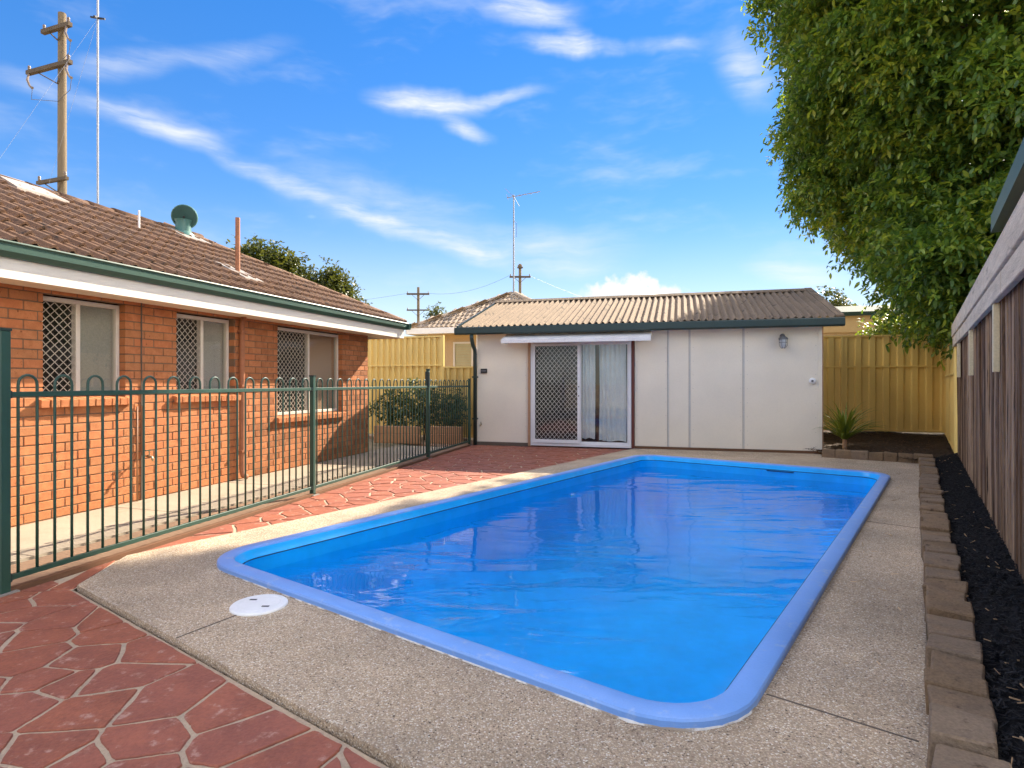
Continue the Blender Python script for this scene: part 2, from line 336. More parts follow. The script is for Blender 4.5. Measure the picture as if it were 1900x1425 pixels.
M['stone_red'] = MAT('red_stone', (.33, .103, .054), .62, .4, var=.20, scale=4.5, fine=.15, fscale=70, bump=.35, bscale=55, rand=.14, col2=(.25, .080, .048), dirt=(.48, .28, .21), dirt_scale=16, dirt_lo=.555, dirt_hi=.74)
M['concrete'] = MAT('concrete', (.345, .295, .22), .9, .25, var=.10, scale=2, fine=.07, fscale=80, bump=.4, bscale=120, dirt=(.26, .21, .145), dirt_scale=1.6, dirt_lo=.55, dirt_hi=.75)
M['side_pave'] = MAT('side_paving', (.27, .175, .11), .9, .25, var=.15, scale=3, fine=.1, fscale=60, bump=.4, bscale=90)
M['ground'] = MAT('ground', (.32, .26, .17), .95, .2, var=.25, scale=.6)
M['timber_edge'] = MAT('edging_timber', (.17, .085, .045), .8, .3, var=.15, scale=5, stretch=(1, .3, 4), bump=.3, bscale=60)
M['coping'] = MAT('faded_blue_gelcoat', (.175, .355, .76), .38, .45, var=.07, scale=3, fine=.035, fscale=110, dirt=(.33, .45, .70), dirt_scale=11, dirt_lo=.54, dirt_hi=.72, bump=.12, bscale=60)
M['basin'] = MAT('blue_gelcoat', (.003, .42, .90), .35, .45, var=.12, scale=2.2, fine=.05, fscale=9)
M['groove'] = MAT('groove_line', (.012, .05, .12), .6, .3, var=.5, scale=4)
M['sealant'] = MAT('white_sealant', (.72, .70, .66), .7, .3, var=.2, scale=9, dirt=(.34, .28, .22), dirt_scale=6, dirt_lo=.45, dirt_hi=.55)
M['water'] = water_mat()
M['shed_wall'] = MAT('shed_panel', (.83, .75, .60), .62, .35, var=.05, scale=1.3, fine=.02, fscale=40, dirt=(.66, .59, .50), dirt_scale=1.1, dirt_lo=.66, dirt_hi=.85)
M['joint'] = MAT('joint_strip', (.60, .565, .50), .65, .3, var=.05)
M['dark_joint'] = MAT('joint_gap', (.14, .11, .085), .9, .2)
M['corrugated'] = MAT('corrugated_cement', (.235, .172, .115), .9, .25, var=.14, scale=3.5, stretch=(1, .4, 1), fine=.13, fscale=60, bump=.5, bscale=90, dirt=(.055, .045, .036), dirt_scale=7, dirt_lo=.56, dirt_hi=.70)
M['brown_trim'] = MAT('brown_trim', (.13, .035, .022), .5, .4, var=.12, scale=6)
M['tan_trim'] = MAT('tan_trim', (.42, .24, .13), .6, .35, var=.1, scale=6)
M['curtain'] = MAT('curtain', (.82, .84, .86), .9, .1, var=.05, scale=4)
M['awning'] = MAT('awning_metal', (.70, .69, .68), .45, .45, var=.07, scale=5)
M['colorbond'] = MAT('tan_steel', (.80, .58, .19), .48, .45, var=.07, scale=1.4, fine=.04, dirt=(.68, .48, .16), dirt_scale=1.2, dirt_lo=.58, dirt_hi=.80)
M['paling'] = MAT('weathered_paling', (.175, .100, .060), .9, .2, var=.22, scale=3, stretch=(6, 6, .35), fine=.20, fscale=26, bump=.9, bscale=24, bstretch=(7, 7, .35), rand=.34, col2=(.33, .225, .145), dirt=(.045, .032, .025), dirt_scale=4, dirt_lo=.52, dirt_hi=.68)
M['grey_beam'] = MAT('grey_beam', (.64, .53, .39), .88, .25, var=.14, scale=2, stretch=(1, 1, 7), fine=.12, fscale=20, bump=.7, bscale=10, bstretch=(.8, .8, 9), col2=(.72, .60, .45), dirt=(.40, .31, .22), dirt_scale=2.5, dirt_lo=.58, dirt_hi=.72)
M['strip'] = MAT('cream_strip', (.66, .56, .36), .5, .4, var=.05)
M['block'] = MAT('edging_block', (.25, .165, .095), .92, .2, var=.16, scale=7, fine=.22, fscale=90, bump=.9, bscale=70, rand=.22, col2=(.185, .135, .092), dirt=(.090, .060, .038), dirt_scale=14, dirt_lo=.55, dirt_hi=.72)
M['mulch'] = MAT('black_mulch', (.0085, .0080, .0088), .9, .25, var=.4, scale=14, fine=.3, fscale=120, bump=1, bscale=70)
M['chip'] = MAT('mulch_chip', (.012, .0112, .012), .75, .35, var=.2, scale=14, island=.6)
M['soil'] = MAT('brown_soil', (.045, .028, .016), .95, .2, var=.3, scale=6, fine=.25, fscale=60, bump=1, bscale=60)
M['pole_wood'] = MAT('pole_wood', (.20, .155, .10), .9, .2, var=.18, scale=2, stretch=(8, 8, .3), bump=.5, bscale=20, bstretch=(5, 5, .3))
M['arm_wood'] = MAT('arm_wood', (.11, .085, .06), .9, .2, var=.18, scale=3)
M['insul'] = MAT('insulator', (.20, .15, .11), .4, .5, var=.2)
M['rear_roof'] = MAT('rear_roof_green', (.022, .045, .036), .85, .2, var=.1)
M['guy'] = MAT('guy_wire', (.30, .32, .36), .5, .4)
M['wire'] = MAT('wire', (.10, .10, .11), .5, .4)
M['galv'] = MAT('galvanised', (.34, .35, .37), .45, .5, metal=.5, var=.1)
M['lead'] = MAT('lead_flashing', (.27, .24, .21), .6, .4, var=.12, scale=6)
M['skylight'] = MAT('skylight_sheet', (.36, .31, .27), .5, .4, var=.08)
M['bark'] = MAT('bark', (.13, .095, .07), .95, .2, var=.25, scale=5, bump=.8, bscale=20)
M['leaf'] = leaf_mat('tree_leaf', [(.032, .074, .024), (.066, .140, .034), (.112, .205, .042), (.185, .275, .044), (.33, .37, .055)], .48, .36)
M['far_leaf'] = leaf_mat('far_leaf', [(.040, .060, .016), (.075, .095, .024), (.13, .145, .040)], .3)
M['shrub_leaf'] = leaf_mat('shrub_leaf', [(.020, .040, .012), (.045, .075, .018), (.10, .13, .03)], .3)
M['strap_leaf'] = leaf_mat('strap_leaf', [(.10, .17, .025), (.16, .23, .035), (.27, .30, .05)], .35)
M['lamp_metal'] = MAT('lamp_grey', (.16, .17, .18), .4, .5, metal=.3, var=.1)
M['lamp_glass'] = MAT('lamp_jar', (.52, .56, .60), .15, .6, var=.05)
M['tap'] = MAT('brass_tap', (.45, .36, .22), .35, .5, metal=.6, var=.1)
M['copper'] = MAT('copper_pipe', (.30, .15, .07), .5, .5, var=.15)
M['black'] = MAT('black_plastic', (.018, .018, .019), .45, .45, var=.1)
M['pale_roof'] = MAT('neighbour_tile', (.37, .285, .205), .9, .25, var=.2, scale=2, fine=.2, fscale=30, bump=.5, bscale=40, rand=.2, island=.2)
M['cream_wall'] = MAT('cream_wall', (.58, .48, .36), .8, .3, var=.06)
M['tan_fascia'] = MAT('tan_fascia', (.48, .34, .18), .6, .3, var=.05)
M['shutter'] = MAT('louvre', (.42, .38, .22), .6, .35, var=.06)

# ================================================================== THE SETTING
PA = -R(36.3)                                        # pool axes
PE = Vector((math.sin(-PA), math.cos(PA), 0)); PP = Vector((math.cos(PA), -math.sin(-PA), 0))
def pe(e, p, z=0.0): return PE * e + PP * p + Vector((0, 0, z))
POOL_C = pe(5.72, -2.40); PHW, PHL = 1.80, 3.70
def rrect(hw, hl, r, n=8):
    P = []
    for cx, cy, a0 in ((hw-r, hl-r, 0), (-hw+r, hl-r, 90), (-hw+r, -hl+r, 180), (hw-r, -hl+r, 270)):
        for k in range(n+1):
            a = R(a0 + 90*k/n); P.append((cx + r*math.cos(a), cy + r*math.sin(a)))
    return P
def pool_loop(d, z, n=8):
    return [POOL_C + PP*x + PE*y + Vector((0, 0, z)) for x, y in rrect(PHW-d, PHL-d, max(.38-d, .14), n)]
def sheet_with_hole(name, outer, hole, mat, z, depth=0.0):
    bm = bmesh.new()
    def loop(pts):
        vs = [bm.verts.new((p[0], p[1], z)) for p in pts]
        return vs, [bm.edges.new((vs[i], vs[(i+1) % len(vs)])) for i in range(len(vs))]
    vo, eo = loop(outer); vh, eh = ([], []) if hole is None else loop(hole)
    bmesh.ops.triangle_fill(bm, use_beauty=True, edges=eo+eh)
    for vsx in ([vo, vh] if depth else []):
        if not vsx: continue
        lo = [bm.verts.new((v.co.x, v.co.y, z-depth)) for v in vsx]
        for i in range(len(vsx)):
            j = (i+1) % len(vsx); bm.faces.new((vsx[i], vsx[j], lo[j], lo[i]))
    bmesh.ops.recalc_face_normals(bm, faces=list(bm.faces))
    me = bpy.data.meshes.new(name); bm.to_mesh(me); bm.free()
    if me.polygons and me.polygons[0].normal.z < 0: me.flip_normals()
    me.materials.append(mat); return link_mesh(name, me)

G = 400
tag(sheet_with_hole('ground', [(-G, -G), (G, -G), (G, G), (-G, G)], pool_loop(.05, 0), M['ground'], -.10), kind='structure')

# pool deck of exposed aggregate
deck_pts = [pe(1.36, -4.33), pe(1.81, -4.79), (2.31, 11.27), (5.44, 10.385), (5.20, 9.93), (6.30, 9.17), (6.22, 9.05), (1.36, 1.92), (.25, .29), pe(.2, -.2), pe(1.36, -1.2)]
deck_pts = [Vector((p[0], p[1], 0)) for p in deck_pts]
# near edge straight on to behind the camera
deck_pts[8] = Vector((.05, .0, 0)); deck_pts[9] = pe(-.4, -.6); deck_pts[10] = pe(1.36, -.3)
deck = tag(sheet_with_hole('pool_deck', deck_pts, pool_loop(.04, 0), M['aggregate'], 0.0, .085), kind='structure')
for a, b in ((pe(1.365, -3.04, .0012), pe(1.70, -3.08, .0012)), (pe(2.52, -.585, .0012), pe(2.50, -.08, .0012)), (pe(6.2, -.585, .0012), pe(6.17, -.2, .0012))):
    MB().bar(a, b, .007, .003).build('control_joint', M['dark_joint'], deck)

# paving: grout bed and single stones
FX = lambda D: -3.07 + .26*(D - 3.57)               # line of the pool fence
A_SH = Vector((-.72, 12.17, 0)); SHX = Vector((.962, -.273, 0)).normalized(); SHY = Vector((-SHX.y, SHX.x, 0))
pav_out = [(FX(-2)+.05, -2), (FX(12.1)+.05, 12.1), (-.80, 12.15), (2.50, 11.20), pe(10.3, -4.812), pe(1.80, -4.812), pe(1.345, -4.345), pe(1.345, -.5), pe(-.5, -.5)]
bed = tag(sheet_with_hole('paving', pav_out, None, M['grout'], -.029), kind='structure')
def clip(poly, nx, ny, c):                            # keep nx*x+ny*y <= c
    out = []
    for i in range(len(poly)):
        a = poly[i]; b = poly[(i+1) % len(poly)]; da = nx*a[0]+ny*a[1]-c; db = nx*b[0]+ny*b[1]-c
        if da <= 0: out.append(a)
        if (da < 0 < db) or (db < 0 < da):
            t = da/(da-db); out.append((a[0]+(b[0]-a[0])*t, a[1]+(b[1]-a[1])*t))
    return out
def crazy_paving():
    r = random.Random(21); pts = []
    stp = .245; ca, sa = math.cos(R(70)), math.sin(R(70))
    for i in range(-20, 60):
        for j in range(-60, 60):
            gx = (i + .5*(j % 2) + r.uniform(-.42, .42))*stp*1.30; gy = (j + r.uniform(-.42, .42))*stp*.82
            pts.append((gx*ca-gy*sa, gx*sa+gy*ca))
    ee = lambda q: PE.x*q[0]+PE.y*q[1]; pp = lambda q: PP.x*q[0]+PP.y*q[1]
    ch = ((PE+PP*.88).normalized())                   # chamfered corner of the deck
    chc = ch.dot(pe(1.36, -4.33))
    keep = []
    for q in pts:
        if not (-4.6 < q[0] < 3.2 and .9 < q[1] < 12.6): continue
        near = ee(q) < 1.31; left = pp(q) < -4.84
        cham = not (near or left) and ch.x*q[0]+ch.y*q[1] < chc-.03
        if not (near or left or cham): continue
        if q[0] < FX(q[1]) + .03: continue
        if SHY.dot(Vector((q[0], q[1], 0)) - A_SH) > -.04: continue
        if q[1] < 1.45 or (q[0] > -.1 and q[1] < 2): continue
        keep.append((q, 'n' if near else ('l' if left else 'c')))
    n = 0
    P = [k[0] for k in keep]
    fl = Vector((-1, .26, 0)); fln = fl.length
    for (q, near) in keep:
        cell = [(q[0]-.8, q[1]-.8), (q[0]+.8, q[1]-.8), (q[0]+.8, q[1]+.8), (q[0]-.8, q[1]+.8)]
        for o in P:
            if o is q: continue
            dx, dy = o[0]-q[0], o[1]-q[1]
            if dx*dx+dy*dy > 2.6: continue
            cell = clip(cell, dx, dy, dx*(o[0]+q[0])/2+dy*(o[1]+q[1])/2)
            if len(cell) < 3: break
        if len(cell) < 3: continue
        # against the deck, the timber edging and the shed
        if near == 'n': cell = clip(cell, PE.x, PE.y, 1.335)
        elif near == 'l': cell = clip(cell, PP.x, PP.y, -4.825)
        else: cell = clip(cell, ch.x, ch.y, chc-.02)
        cell = clip(cell, -1, .26, -FX(0)-.035)
        cell = clip(cell, SHY.x, SHY.y, SHY.dot(A_SH)-.03)
        if len(cell) < 3: continue
        # inset for the joint
        cx = sum(c[0] for c in cell)/len(cell); cy = sum(c[1] for c in cell)/len(cell)
        g = r.uniform(.0065, .0115); ins = [(cx-2, cy-2), (cx+2, cy-2), (cx+2, cy+2), (cx-2, cy+2)]
        for i in range(len(cell)):
            a = cell[i]; b = cell[(i+1) % len(cell)]; ex, ey = b[0]-a[0], b[1]-a[1]; l = math.hypot(ex, ey)
            if l < 1e-6: continue
            nx, ny = ey/l, -ex/l; ins = clip(ins, nx, ny, nx*a[0]+ny*a[1]-g)
            if len(ins) < 3: break
        if len(ins) < 3: continue
        ar = abs(sum(ins[i][0]*ins[(i+1) % len(ins)][1]-ins[(i+1) % len(ins)][0]*ins[i][1] for i in range(len(ins))))/2
        if ar < .006: continue
        ben = []                                      # sides bow a little, each its own way
        for i in range(len(ins)):
            a = ins[i]; b = ins[(i+1) % len(ins)]; ex, ey = b[0]-a[0], b[1]-a[1]; l = math.hypot(ex, ey); ben.append(a)
            if l > .09:
                k = r.uniform(-.010, .003)*min(1, l/.25); t_ = r.uniform(.38, .62); ben.append((a[0]+ex*t_+ey/l*k, a[1]+ey*t_-ex/l*k))
        ins = ben
        for _ in range(2):                            # round the corners
            o2 = []; k = .09 if _ == 0 else .25
            for i in range(len(ins)):
                a = ins[i]; b = ins[(i+1) % len(ins)]
                o2 += [(a[0]+(b[0]-a[0])*k, a[1]+(b[1]-a[1])*k), (b[0]-(b[0]-a[0])*k, b[1]-(b[1]-a[1])*k)]
            ins = o2
        ins = [(p[0]+r.uniform(-.0022, .0022), p[1]+r.uniform(-.0022, .0022)) for p in ins]
        cx = sum(c[0] for c in ins)/len(ins); cy = sum(c[1] for c in ins)/len(ins)
        zt = -.022 + r.uniform(-.002, .002); m = len(ins); V = []; F = []
        for s, z in ((1, -.032), (1, zt-.004), (.975, zt)):
            V += [((p[0]-cx)*s, (p[1]-cy)*s, z) for p in ins]
        for k in range(2):
            F += [(k*m+i, k*m+(i+1) % m, (k+1)*m+(i+1) % m, (k+1)*m+i) for i in range(m)]
        F.append(tuple(2*m+i for i in range(m)))
        MB().add(V, F).build('paving_stone', M['stone_red'], bed, loc=(cx, cy, 0)); n += 1
    return n
n_stones = crazy_paving()

# concrete path by the house and the paved strip inside the fence
HA = -R(17.17); HN = Vector((math.cos(HA), math.sin(HA), 0)); HU = Vector((-math.sin(HA), math.cos(HA), 0)); H_C = Vector((-2.607, 10.73, 0))
def hp(x, y, z=0.0): return H_C + HN*x + HU*y + Vector((0, 0, z))
def slab(name, pts, z, t, mat, kind='structure', parent=None):
    n = len(pts); V = [(p[0], p[1], z) for p in pts]+[(p[0], p[1], z-t) for p in pts]
    F = [tuple(range(n))]+[(i, n+i, n+(i+1) % n, (i+1) % n) for i in range(n)]
    o = MB().add(V, F).build(name, mat, parent)
    return tag(o, kind=kind) if kind else o
path = slab('path', [hp(-.05, -8.6), hp(1.08, -8.6), hp(1.08, 1.2), hp(-.05, 1.2)], -.006, .10, M['concrete'])
for yj in (-6.4, -4.95, -3.4, -1.75, -.2):
    MB().box(.0, 1.08, yj-.004, yj+.004, -.0065, -.0045).build('control_joint', M['dark_joint'], path, loc=H_C, rot=(0, 0, HA))
slab('side_paving', [hp(1.085, -8.6), (FX(2.0)-.05, 2.0), (FX(12.15)-.05, 12.15), (-.74, 12.6), (-1.0, 13.6), (-3.6, 14.4), hp(1.085, 1.2)], -.026, .06, M['side_pave'])

# ------------------------------------------------------------------ swimming pool
def loft(loops, mat, name, parent, close=False, smooth=True):
    n = len(loops[0]); V = [v for l in loops for v in l]; F = []
    for k in range(len(loops)-1):
        F += [(k*n+i, k*n+(i+1) % n, (k+1)*n+(i+1) % n, (k+1)*n+i) for i in range(n)]
    if close: F.append(tuple((len(loops)-1)*n+i for i in range(n)))
    o = MB().add([(v - POOL_C) for v in V], F).build(name, mat, parent, fixn=True)
    if smooth: smooth_by_angle(o, 24)
    return o
pool = thing('swimming_pool', 'blue fibreglass inground pool with rounded corners and raised rim', 'swimming pool', POOL_C)
loft([pool_loop(-.004, -.02), pool_loop(-.008, .031), pool_loop(-.003, .041), pool_loop(.009, .046), pool_loop(.088, .047), pool_loop(.098, .043), pool_loop(.104, .032)], M['coping'], 'coping', pool)
loft([pool_loop(.104, .032), pool_loop(.118, .005), pool_loop(.132, -.018), pool_loop(.138, -.024)], M['basin'], 'rim_slope', pool)
loft([pool_loop(.138, -.024), pool_loop(.1425, -.026), pool_loop(.1425, -.031), pool_loop(.138, -.033)], M['groove'], 'groove', pool)
o = loft([pool_loop(.138, -.033), pool_loop(.142, -.20), pool_loop(.155, -.48), pool_loop(.19, -.70), pool_loop(.26, -.88), pool_loop(.37, -1.02), pool_loop(.53, -1.12), pool_loop(.75, -1.18), pool_loop(1.05, -1.20)], M['basin'], 'basin', pool, close=True)
def bead():
    r = random.Random(4); n = 40; inn = pool_loop(-.003, .0, n); V = []; F = []; m = len(inn)
    for i, p in enumerate(inn):
        d = (p - POOL_C); d.z = 0; d.normalize(); w = .0045 + .0045*max(0, math.sin(i*.37)+.6*math.sin(i*1.31+1)+r.uniform(-.4, .4))
        V += [p - POOL_C + Vector((0, 0, .010)), p - POOL_C + d*w*.7 + Vector((0, 0, .007)), p - POOL_C + d*w + Vector((0, 0, .0008))]
    for i in range(m):
        j = (i+1) % m
        F += [(i*3, i*3+1, j*3+1, j*3), (i*3+1, i*3+2, j*3+2, j*3+1)]
    return MB().add(V, F).build('sealant_bead', M['sealant'], pool)
bead()
def pool_local(x, y, z): return PP*x + PE*y + Vector((0, 0, z))
# return jets and a light on the far wall
for x in (.15, .42): MB().bar(pool_local(x, PHL-.150, -.075), pool_local(x, PHL-.135, -.075), .05, .05).build('return_jet', M['basin'], pool)
MB().bar(pool_local(.25, PHL-.152, -.045), pool_local(.62, PHL-.152, -.045), .012, .012).build('skimmer_lip', M['groove'], pool)
wl = pool_loop(.135, -.135)
wo = MB().add([v for v in wl], [tuple(range(len(wl)))]).build('water', M['water'], fixn=False); tag(wo, kind='structure')
if wo.data.polygons[0].normal.z < 0: wo.data.flip_normals()

# skimmer lid
lid = thing('skimmer_lid', 'round white plastic skimmer lid set in the pool deck', 'lid', (-1.416, 3.32, 0))
smooth_by_angle(MB().lathe([(.152, .0005), (.152, .008), (.146, .014), (.118, .0155), (.116, .0135), (.112, .0135), (.110, .0155), (0.0, .0165)], 40).build('cover', M['white'], lid))
for x, y in ((-.055, .052), (.055, -.048)): MB().box(x-.020, x+.020, y-.008, y+.008, .0150, .0172).build('finger_slot', M['black'], lid)

# timber strip along the fence
te = tag(MB().bar((FX(2.4)-.0, 2.4, -.020), (FX(12.05), 12.05, -.020), .05, .04).build('timber_edging', M['timber_edge']), 'long brown timber edging strip under the green pool fence', 'edging')

# ================================================================== BRICK HOUSE
house = thing('brick_house', 'orange brick house with brown tiled hip roof and green gutter', 'house', H_C, HA)
OPEN = [(-5.595, -4.783, 12, 24), (-4.145, -3.265, 12, 24), (-2.43, -.816, 8, 24)]
CH = .086
def brick_wall():
    r = random.Random(3)
    me = MB().box(-.055, .055, -.5, .5, 0, 1).mesh('brick', M['brick']);
    # unit brick: bevelled at real size, then shared and scaled a little
    me = MB().box(-.108, .0, -.115, .115, 0, .076).mesh('brick', M['brick'], bevel=.0035)
    wall = link_mesh('wall', None, house) if False else None
    core = MB(); ys = sorted({-8.4, 0.0} | {v for o in OPEN for v in o[:2]})
    for a, b in zip(ys[:-1], ys[1:]):
        op = next((o for o in OPEN if abs(o[0]-a) < 1e-6 and abs(o[1]-b) < 1e-6), None)
        e0, e1 = (.0, .0)
        if op:
            core.box(-.104, -.006, a, b, -.03, op[2]*CH-.008); core.box(-.104, -.006, a, b, op[3]*CH+.002, 2.24)
        else:
            na = any(abs(o[1]-a) < 1e-6 for o in OPEN); nb = any(abs(o[0]-b) < 1e-6 for o in OPEN)
            core.box(-.104, -.006, a+(.007 if na else 0), b-(.007 if nb else (.007 if b == 0.0 else 0)), -.03, 2.24)
    wall = core.build('wall', M['mortar'], house)
    items = []
    for k in range(-1, 26):
        off = .12 if k % 2 else 0.0; y = 0.0 + off
        while y > -8.4:
            y0, y1 = y-.24+.005, min(y-.005, -.0)
            segs = [(y0, y1)]
            for (a, b, k0, k1) in OPEN:
                if k0 <= k < k1:
                    ns = []
                    for (s0, s1) in segs:
                        if s1 <= a or s0 >= b: ns.append((s0, s1)); continue
                        if s0 < a: ns.append((s0, a))
                        if s1 > b: ns.append((b, s1))
                    segs = ns
            for s0, s1 in segs:
                if s1-s0 > .025: items.append(((s0+s1)/2, s1-s0, k*CH+.005))
            y -= .24
    vis = sorted(items, key=lambda t: (hp(0, t[0], t[2])-Vector((0, 0, 1.25))).length)
    vis = [t for t in vis if t[0] > -6.15][:298]; vs_ = set(vis)
    for (yc, l, z) in vis:
        link_mesh('brick', me, wall, (r.uniform(-.0025, .0025), yc, z+r.uniform(-.001, .001)), (r.uniform(-.006, .006), 0, r.uniform(-.004, .004)), (1, l/.23, 1))
    rest = MB()
    for t in items:
        if t in vs_: continue
        yc, l, z = t; x = r.uniform(-.0025, .0025)
        for v in me.vertices: pass
        rest.add([(v.co.x+x, v.co.y*l/.23+yc, v.co.z+z) for v in me.vertices], [tuple(p.vertices) for p in me.polygons])
    tag(rest.build('brick_rows', M['brick'], wall, fixn=False), kind='stuff')
    return wall
wall = brick_wall()
# dark body behind the brick skin (rooms) and end wall
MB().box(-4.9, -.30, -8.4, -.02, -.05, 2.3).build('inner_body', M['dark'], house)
MB().box(-4.9, -.11, -.115, -.006, -.05, 2.2).build('end_wall', M['mortar'], house)

def diamond_screen(y0, y1, z0, z1, x, pitch, mat, name, parent, w=.0055, d=.006, plane='yz', fy=1.0):
    """diagonal bars clipped to a rectangle; in the wall plane"""
    mb = MB(); W = y1-y0; H = z1-z0
    for sgn in (1, -1):
        k = -int((W*fy+H)/pitch)-2
        while k*pitch < (W*fy+H)+pitch:
            c = k*pitch; k += 1; pts = []      # line: z = sgn*fy*y + c
            for yy in (0, W):
                zz = sgn*fy*yy+c
                if 0 <= zz <= H: pts.append((yy, zz))
            for zz in (0, H):
                yy = (zz-c)/(sgn*fy)
                if 0 < yy < W: pts.append((yy, zz))
            if len(pts) < 2: continue
            a, b = pts[0], pts[1]
            if math.hypot(a[0]-b[0], a[1]-b[1]) < .01: continue
            xx = x + (.001 if sgn > 0 else -.001)
            if plane == 'yz': mb.bar((xx, y0+a[0], z0+a[1]), (xx, y0+b[0], z0+b[1]), w, d, up=(1, 0, 0))
            else: mb.bar((y0+a[0], xx, z0+a[1]), (y0+b[0], xx, z0+b[1]), w, d, up=(0, 1, 0))
    return mb.build(name, mat, parent, fixn=False)
def house_window(y0, y1, k0, split, blind, pitch, sill_over=.06):
    z0 = (k0+1)*CH+.004; z1 = 24*CH-.012
    w = MB(); t = .042; x0, x1 = -.135, -.075
    w.box(x0, x1, y0+.002, y0+t, z0, z1); w.box(x0, x1, y1-t, y1-.002, z0, z1)
    w.box(x0, x1, y0+t, y1-t, z0, z0+t); w.box(x0, x1, y0+t, y1-t, z1-t, z1)
    ys = y0+(y1-y0)*split; w.box(x0, x1+.004, ys-.022, ys+.022, z0+t, z1-t)
    fr = w.build('window', M['alu'], house, bevel=.003)
    MB().box(-.112, -.108, ys+.022, y1-t, z0+t, z1-t).build('pane', M['glass'], fr)
    MB().box(-.128, -.124, y0+t, ys-.022, z0+t, z1-t).build('pane', M['glass'], fr)
    diamond_screen(y0+t, ys-.022, z0+t, z1-t, -.086, pitch, M['screen'], 'security_screen', fr)
    MB().box(-.150, -.140, ys+.01, y1-.02, z0, z1).build('blind', blind, fr)
    MB().box(-.170, -.166, y0+t, ys-.03, z0+t, z1-t).build('insect_screen', M['screen_dark'], fr)
    # sloping sill of bricks on edge
    n = max(2, round((y1-y0+2*sill_over)/.086)); st = (y1-y0+2*sill_over)/n; r = random.Random(int(-y0*100))
    sill = MB().box(-.10, .030, y0-sill_over+.004, y1+sill_over-.004, z0-.094, z0-.060).build('sill', M['mortar'], fr)
    for i in range(n):
        ya = y0-sill_over+i*st+.004; yb = ya+st-.008; j = r.uniform(-.004, .004)
        P = [(-.115, ya, z0-.085), (.062+j, ya, z0-.100), (.062+j, yb, z0-.100), (-.115, yb, z0-.085),
             (-.115, ya, z0-.002), (.066+j, ya, z0-.030), (.066+j, yb, z0-.030), (-.115, yb, z0-.002)]
        MB().add(P, [(3,2,1,0),(4,5,6,7),(0,1,5,4),(1,2,6,5),(2,3,7,6),(3,0,4,7)]).build('sill_brick', M['brick'], sill, bevel=.003)
    return fr
house_window(-5.595, -4.783, 12, .46, M['blind'], .080)
house_window(-4.145, -3.265, 12, .50, M['blind'], .078)
house_window(-2.43, -.816, 8, .50, M['blind_tan'], .082)

# eaves, fascia, gutter
MB().box(-.12, .452, -8.5, .452, 2.100, 2.112).build('soffit', M['soffit'], house)
MB().box(.454, .474, -8.5, .474, 2.075, 2.246).build('fascia', M['fascia'], house)
MB().box(-4.9, .453, .454, .474, 2.075, 2.246).build('fascia', M['fascia'], house)
gprof = [(.476, 2.235), (.515, 2.235), (.552, 2.275), (.556, 2.330), (.572, 2.345), (.566, 2.356), (.548, 2.350), (.542, 2.285), (.508, 2.248), (.486, 2.248), (.486, 2.340), (.476, 2.340)]
g = MB().extrude(gprof, (1, 0, 0), (0, 0, 1), (0, -8.5, 0), (0, .49, 0)).build('gutter', M['green_metal'], house)
smooth_by_angle(g, 25)
g2 = MB().extrude(gprof, (0, 1, 0), (0, 0, 1), (.59, 0, 0), (-4.9, 0, 0)).build('gutter', M['green_metal'], house)

# roof of double-roll tiles
PITCH = math.atan2(1.24, 2.535); XE, ZE, YE = .52, 2.345, .51
def roof_z(x): return ZE + (XE - x)*math.tan(PITCH)
W_R = 2.535
rid = (XE-W_R, YE-W_R)
und = MB()
V = [(XE-.02, YE-.02, ZE-.03), (XE-.02, -8.5, ZE-.03), (rid[0], -8.5, ZE+1.24-.03), (rid[0], rid[1], ZE+1.24-.03), (XE-2*W_R+.02, YE-.02, ZE-.03), (XE-2*W_R+.02, -8.5, ZE-.03)]
und.add(V, [(0, 1, 2, 3), (4, 0, 3), (5, 4, 3, 2)])
roof = und.build('roof', M['roof_tile'], house)
def tile_mesh(width=.30, length=.345, lift=.038, amp=.024, seg=14):
    V = []; F = []
    for a, l in ((0.0, lift), (-length, .004)):
        for i in range(seg+1):
            t = i/seg; ph = (t*2) % 1.0
            h = amp*(1-math.cos(2*math.pi*min(1, ph/.78))) if ph < .78 else 0.0
            V.append((a, (t-.5)*width*1.005, l+h))
    n = seg+1
    for i in range(n): V.append((.001, V[i][1], V[i][2]-.024))
    for i in range(seg):
        F.append((i, i+1, n+i+1, n+i)); F.append((2*n+i, 2*n+i+1, i+1, i))
    mb = MB().add(V, F); return mb
tile_me = tile_mesh().mesh('roof_tile', M['roof_tile'], fixn=False)
def lay_tiles():
    r = random.Random(9); g = W_R/9; n = 0
    for j in range(9):
        x = XE + .02 - j*g; y = .65 - (.15 if j % 2 else 0)
        while y > -8.4:
            hip_y = YE - (XE - (x-.05))            # hip line
            if y-.15 < hip_y-.00:
                o = link_mesh('roof_tile', tile_me, roof, (x, y, roof_z(x)+r.uniform(-.003, .003)-.015), (r.uniform(-.010, .010), PITCH+r.uniform(-.012, .012), r.uniform(-.012, .012)))
                n += 1
                if y+.15 > hip_y:                      # cut tile at the hip
                    w = max(.25, (hip_y-(y-.15))/.30); o.scale = (1, w, 1); o.location.y = y-.15+.15*w
            y -= .30
    return n
n_tiles = lay_tiles()
def cap_mesh(length=.40, rad=.115):
    V = []; F = []; s = 8
    for yy, rr in ((0, rad), (length, rad*.90)):
        for k in range(s+1):
            a = math.pi*(k/s)*1.0; V.append((rr*math.cos(a), yy, rr*math.sin(a)*.72))
    n = s+1
    for k in range(s): F.append((k, n+k, n+k+1, k+1))
    F.append(tuple(range(n))); return MB().add(V, F)
cap_me = cap_mesh().mesh('ridge_cap', M['roof_tile'])
for p in cap_me.polygons: p.use_smooth = len(p.vertices) == 4
